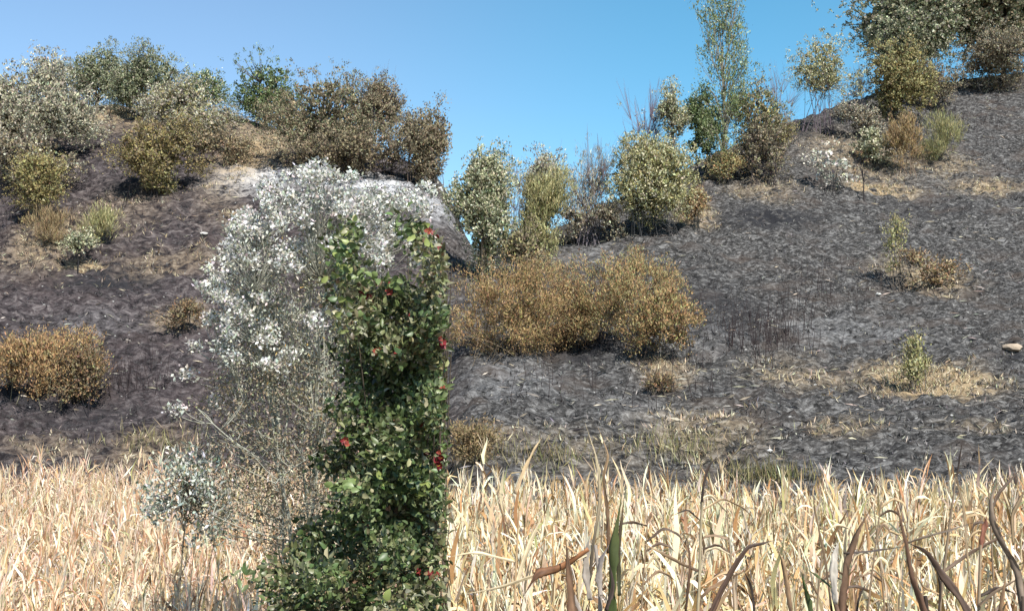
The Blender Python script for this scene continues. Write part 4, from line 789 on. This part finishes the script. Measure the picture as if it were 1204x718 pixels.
Cs = np.array(Cs); cc = np.array([P(*c) for c in Cs]) - B; per = 13
C = (cc[:, None] + rng.normal(size=(len(cc), per, 3)) * .055).reshape(-1, 3)
dirs = np.repeat(unit(rng.normal(size=(len(cc), 3)) + [.2, -.8, .5]), per, 0) + rng.normal(size=C.shape) * .7
tone = np.repeat(rng.uniform(.65, 1.35, (len(cc), 1)), per, 0)
GP = [(3, (.080, .112, .038)), (3, (.115, .148, .058)), (2, (.045, .065, .026)), (1.6, (.19, .205, .105)), (.6, (.27, .25, .15))]
DP = [(3, (.14, .15, .065)), (2, (.21, .20, .11)), (2, (.095, .10, .045)), (1, (.30, .28, .19)), (.6, (.16, .11, .065))]
old = np.repeat(vnoise(Cs[:, 0] / 26, Cs[:, 1] / 20, 61) + .28 * sstep(440, 330, Cs[:, 1]) > .62, per)
cols = np.clip(np.where(old[:, None], palette(len(C), DP), palette(len(C), GP)) * tone, .01, .6)
k = px(C + B)[0] < 522 + rng.normal(size=len(C)) * 3.5; C, dirs, cols = C[k], dirs[k], cols[k]
V, Fs, cv = leaf_quads(C, dirs, .052 * rng.uniform(.5, 1.5, len(C)), .031 * rng.uniform(.7, 1.3, len(C)), cols, fold=True)
o = mesh_obj('foliage', V, Fs, M_GREEN, e, cv); tag(o, kind='stuff')
# large single leaves in front
LM = []
for k2 in range(10):
    c = [(.16, .21, .075), (.12, .17, .06), (.075, .115, .04), (.24, .28, .085), (.05, .08, .03)][k2 % 5]; keep_rng = rng
    V, Fs, cv = leaf_quads(np.zeros((1, 3)), np.array([[1., 0, 0]]), [.085], [.055], np.array([c])); V, Fs, cv = leaf_quads(np.zeros((1, 3)), np.array([[1., 0, 0]]), [.085], [.058], np.array([c]), fold=True)
    t = mesh_obj('leaf', V, Fs, M_GREEN, None, cv); LM.append(t.data); bpy.data.objects.remove(t)
BIG = [(470, 570, 30, 13, 34, 3), (500, 556, 11, 18, 20, 3), (430, 330, 34, 10, 16, 0), (405, 568, 26, 9, 18, 0), (432, 408, 12, 12, 8, 1), (402, 300, 12, 34, 26, 2), (400, 345, 12, 24, 14, 2), (432, 385, 12, 20, 10, 4), (484, 268, 12, 10, 5, 2), (504, 290, 10, 18, 6, 2),
       (455, 330, 40, 8, 14, 0), (505, 450, 16, 22, 10, 1), (495, 492, 18, 14, 10, 1), (470, 618, 40, 24, 16, 1), (395, 668, 26, 12, 12, 1), (490, 610, 30, 20, 10, 4), (410, 620, 20, 30, 8, 4), (450, 690, 50, 24, 14, 2), (470, 430, 40, 30, 14, 4), (450, 360, 40, 20, 16, 0), (490, 400, 24, 30, 14, 1), (440, 470, 26, 24, 10, 2), (500, 520, 18, 20, 10, 0), (430, 540, 26, 20, 10, 2), (480, 660, 30, 24, 10, 1)]
for (cx, cyy, rx, ry, m_, tone_) in BIG:
    for _ in range(m_):
        x, y = cx + rng.normal() * rx * .55, cyy + rng.normal() * ry * .55
        if x > 519: continue
        p = P(x, y, float(front(x, y)) - rng.uniform(.03, .16)) - base
        o = bpy.data.objects.new('leaf', LM[int(rng.choice([tone_, tone_ + 5, (tone_ + 1) % 5]))]); COL.objects.link(o); o.parent = e; o.location = p
        d = Vector((rng.normal(), rng.normal() * .4 - .6, rng.normal() * .6 + .1)); o.rotation_euler = d.to_track_quat('X', 'Z').to_euler(); s_ = rng.uniform(.5, .95); o.scale = (s_, s_, s_)
# red flowers
def flower_mesh(col, seed):
    r = np.random.default_rng(seed); Vs, Fs, cs_, off = [], [], [], 0
    for q in range(6):
        a = q * 1.047 + r.normal() * .2; L = .034 * r.uniform(.8, 1.2); d = np.array([math.cos(a), math.sin(a), .55]); s = np.array([-math.sin(a), math.cos(a), 0])
        V = np.array([[0, 0, 0], d * L * .5 + s * L * .45, d * L + [0, 0, r.normal() * .006], d * L * .5 - s * L * .45]); Vs.append(V); Fs.append(np.array([[0, 1, 2], [0, 2, 3]]) + off); off += 4
        cs_.append(np.tile(np.array(col) * r.uniform(.75, 1.25), (4, 1)))
    p, f = tri_tube([np.array([[0, 0, 0], [.002, 0, .02], [0, .003, .036]])], [np.array([.003, .002, .003])], 5)
    V = np.concatenate(Vs + [p]); C_ = np.concatenate(cs_ + [np.tile([.55, .35, .06], (len(p), 1))])
    t = mesh_obj('flower', V, [np.concatenate(Fs), f + off], M_PETAL, None, C_); me = t.data; bpy.data.objects.remove(t); return me
FM = [flower_mesh(c, k) for k, c in enumerate([(.26, .035, .035), (.33, .08, .055), (.20, .022, .03), (.29, .055, .045)])]; PINK = flower_mesh((.62, .34, .26), 9)
for q, (x, y, m_) in enumerate([(512, 276, 3), (517, 284, 2), (458, 334, 2), (427, 347, 1), (434, 350, 1), (517, 403, 4), (468, 413, 1), (444, 413, 1), (483, 373, 1), (516, 446, 4), (519, 458, 2), (406, 520, 3), (495, 502, 2), (500, 535, 2), (514, 541, 4), (457, 598, -1), (427, 612, 2), (494, 669, 2), (512, 676, 4), (503, 672, 2), (470, 480, 1)]):
    for _ in range(abs(m_)):
        xx, yy = x + rng.normal() * 3.2 * (abs(m_) > 1), y + rng.normal() * 3.5 * (abs(m_) > 1); xx = min(xx, 520)
        o = bpy.data.objects.new('flower', PINK if m_ < 0 else FM[int(rng.integers(4))]); COL.objects.link(o); o.parent = e; o.location = P(xx, yy, float(front(xx, yy)) - rng.uniform(.02, .10)) - base
        d = Vector((rng.normal() * .5, -1, .35 + rng.normal() * .4)); o.rotation_euler = d.to_track_quat('Z', 'Y').to_euler(); s_ = rng.uniform(.6, 1.05); o.scale = (s_, s_, s_)
paths, rad = [], []
for q in rng.choice(len(cc), 130, replace=False):
    b = np.array([rng.normal() * .25, rng.normal() * .15, -.1]); t = cc[q] + [0, .4, 0]; paths.append(bez(b + [0, 1.1, 0], np.array([t[0] * .7, t[1] * .4 + 1.1, t[2] * .6]), t, 8)); rad.append(np.linspace(.014, .003, 8))
V, Fq = tri_tube(paths, rad, 4); mesh_obj('stems', V, [Fq], M_BARK, e, palette(1, [(1, (.10, .08, .06))]).repeat(len(V), 0))
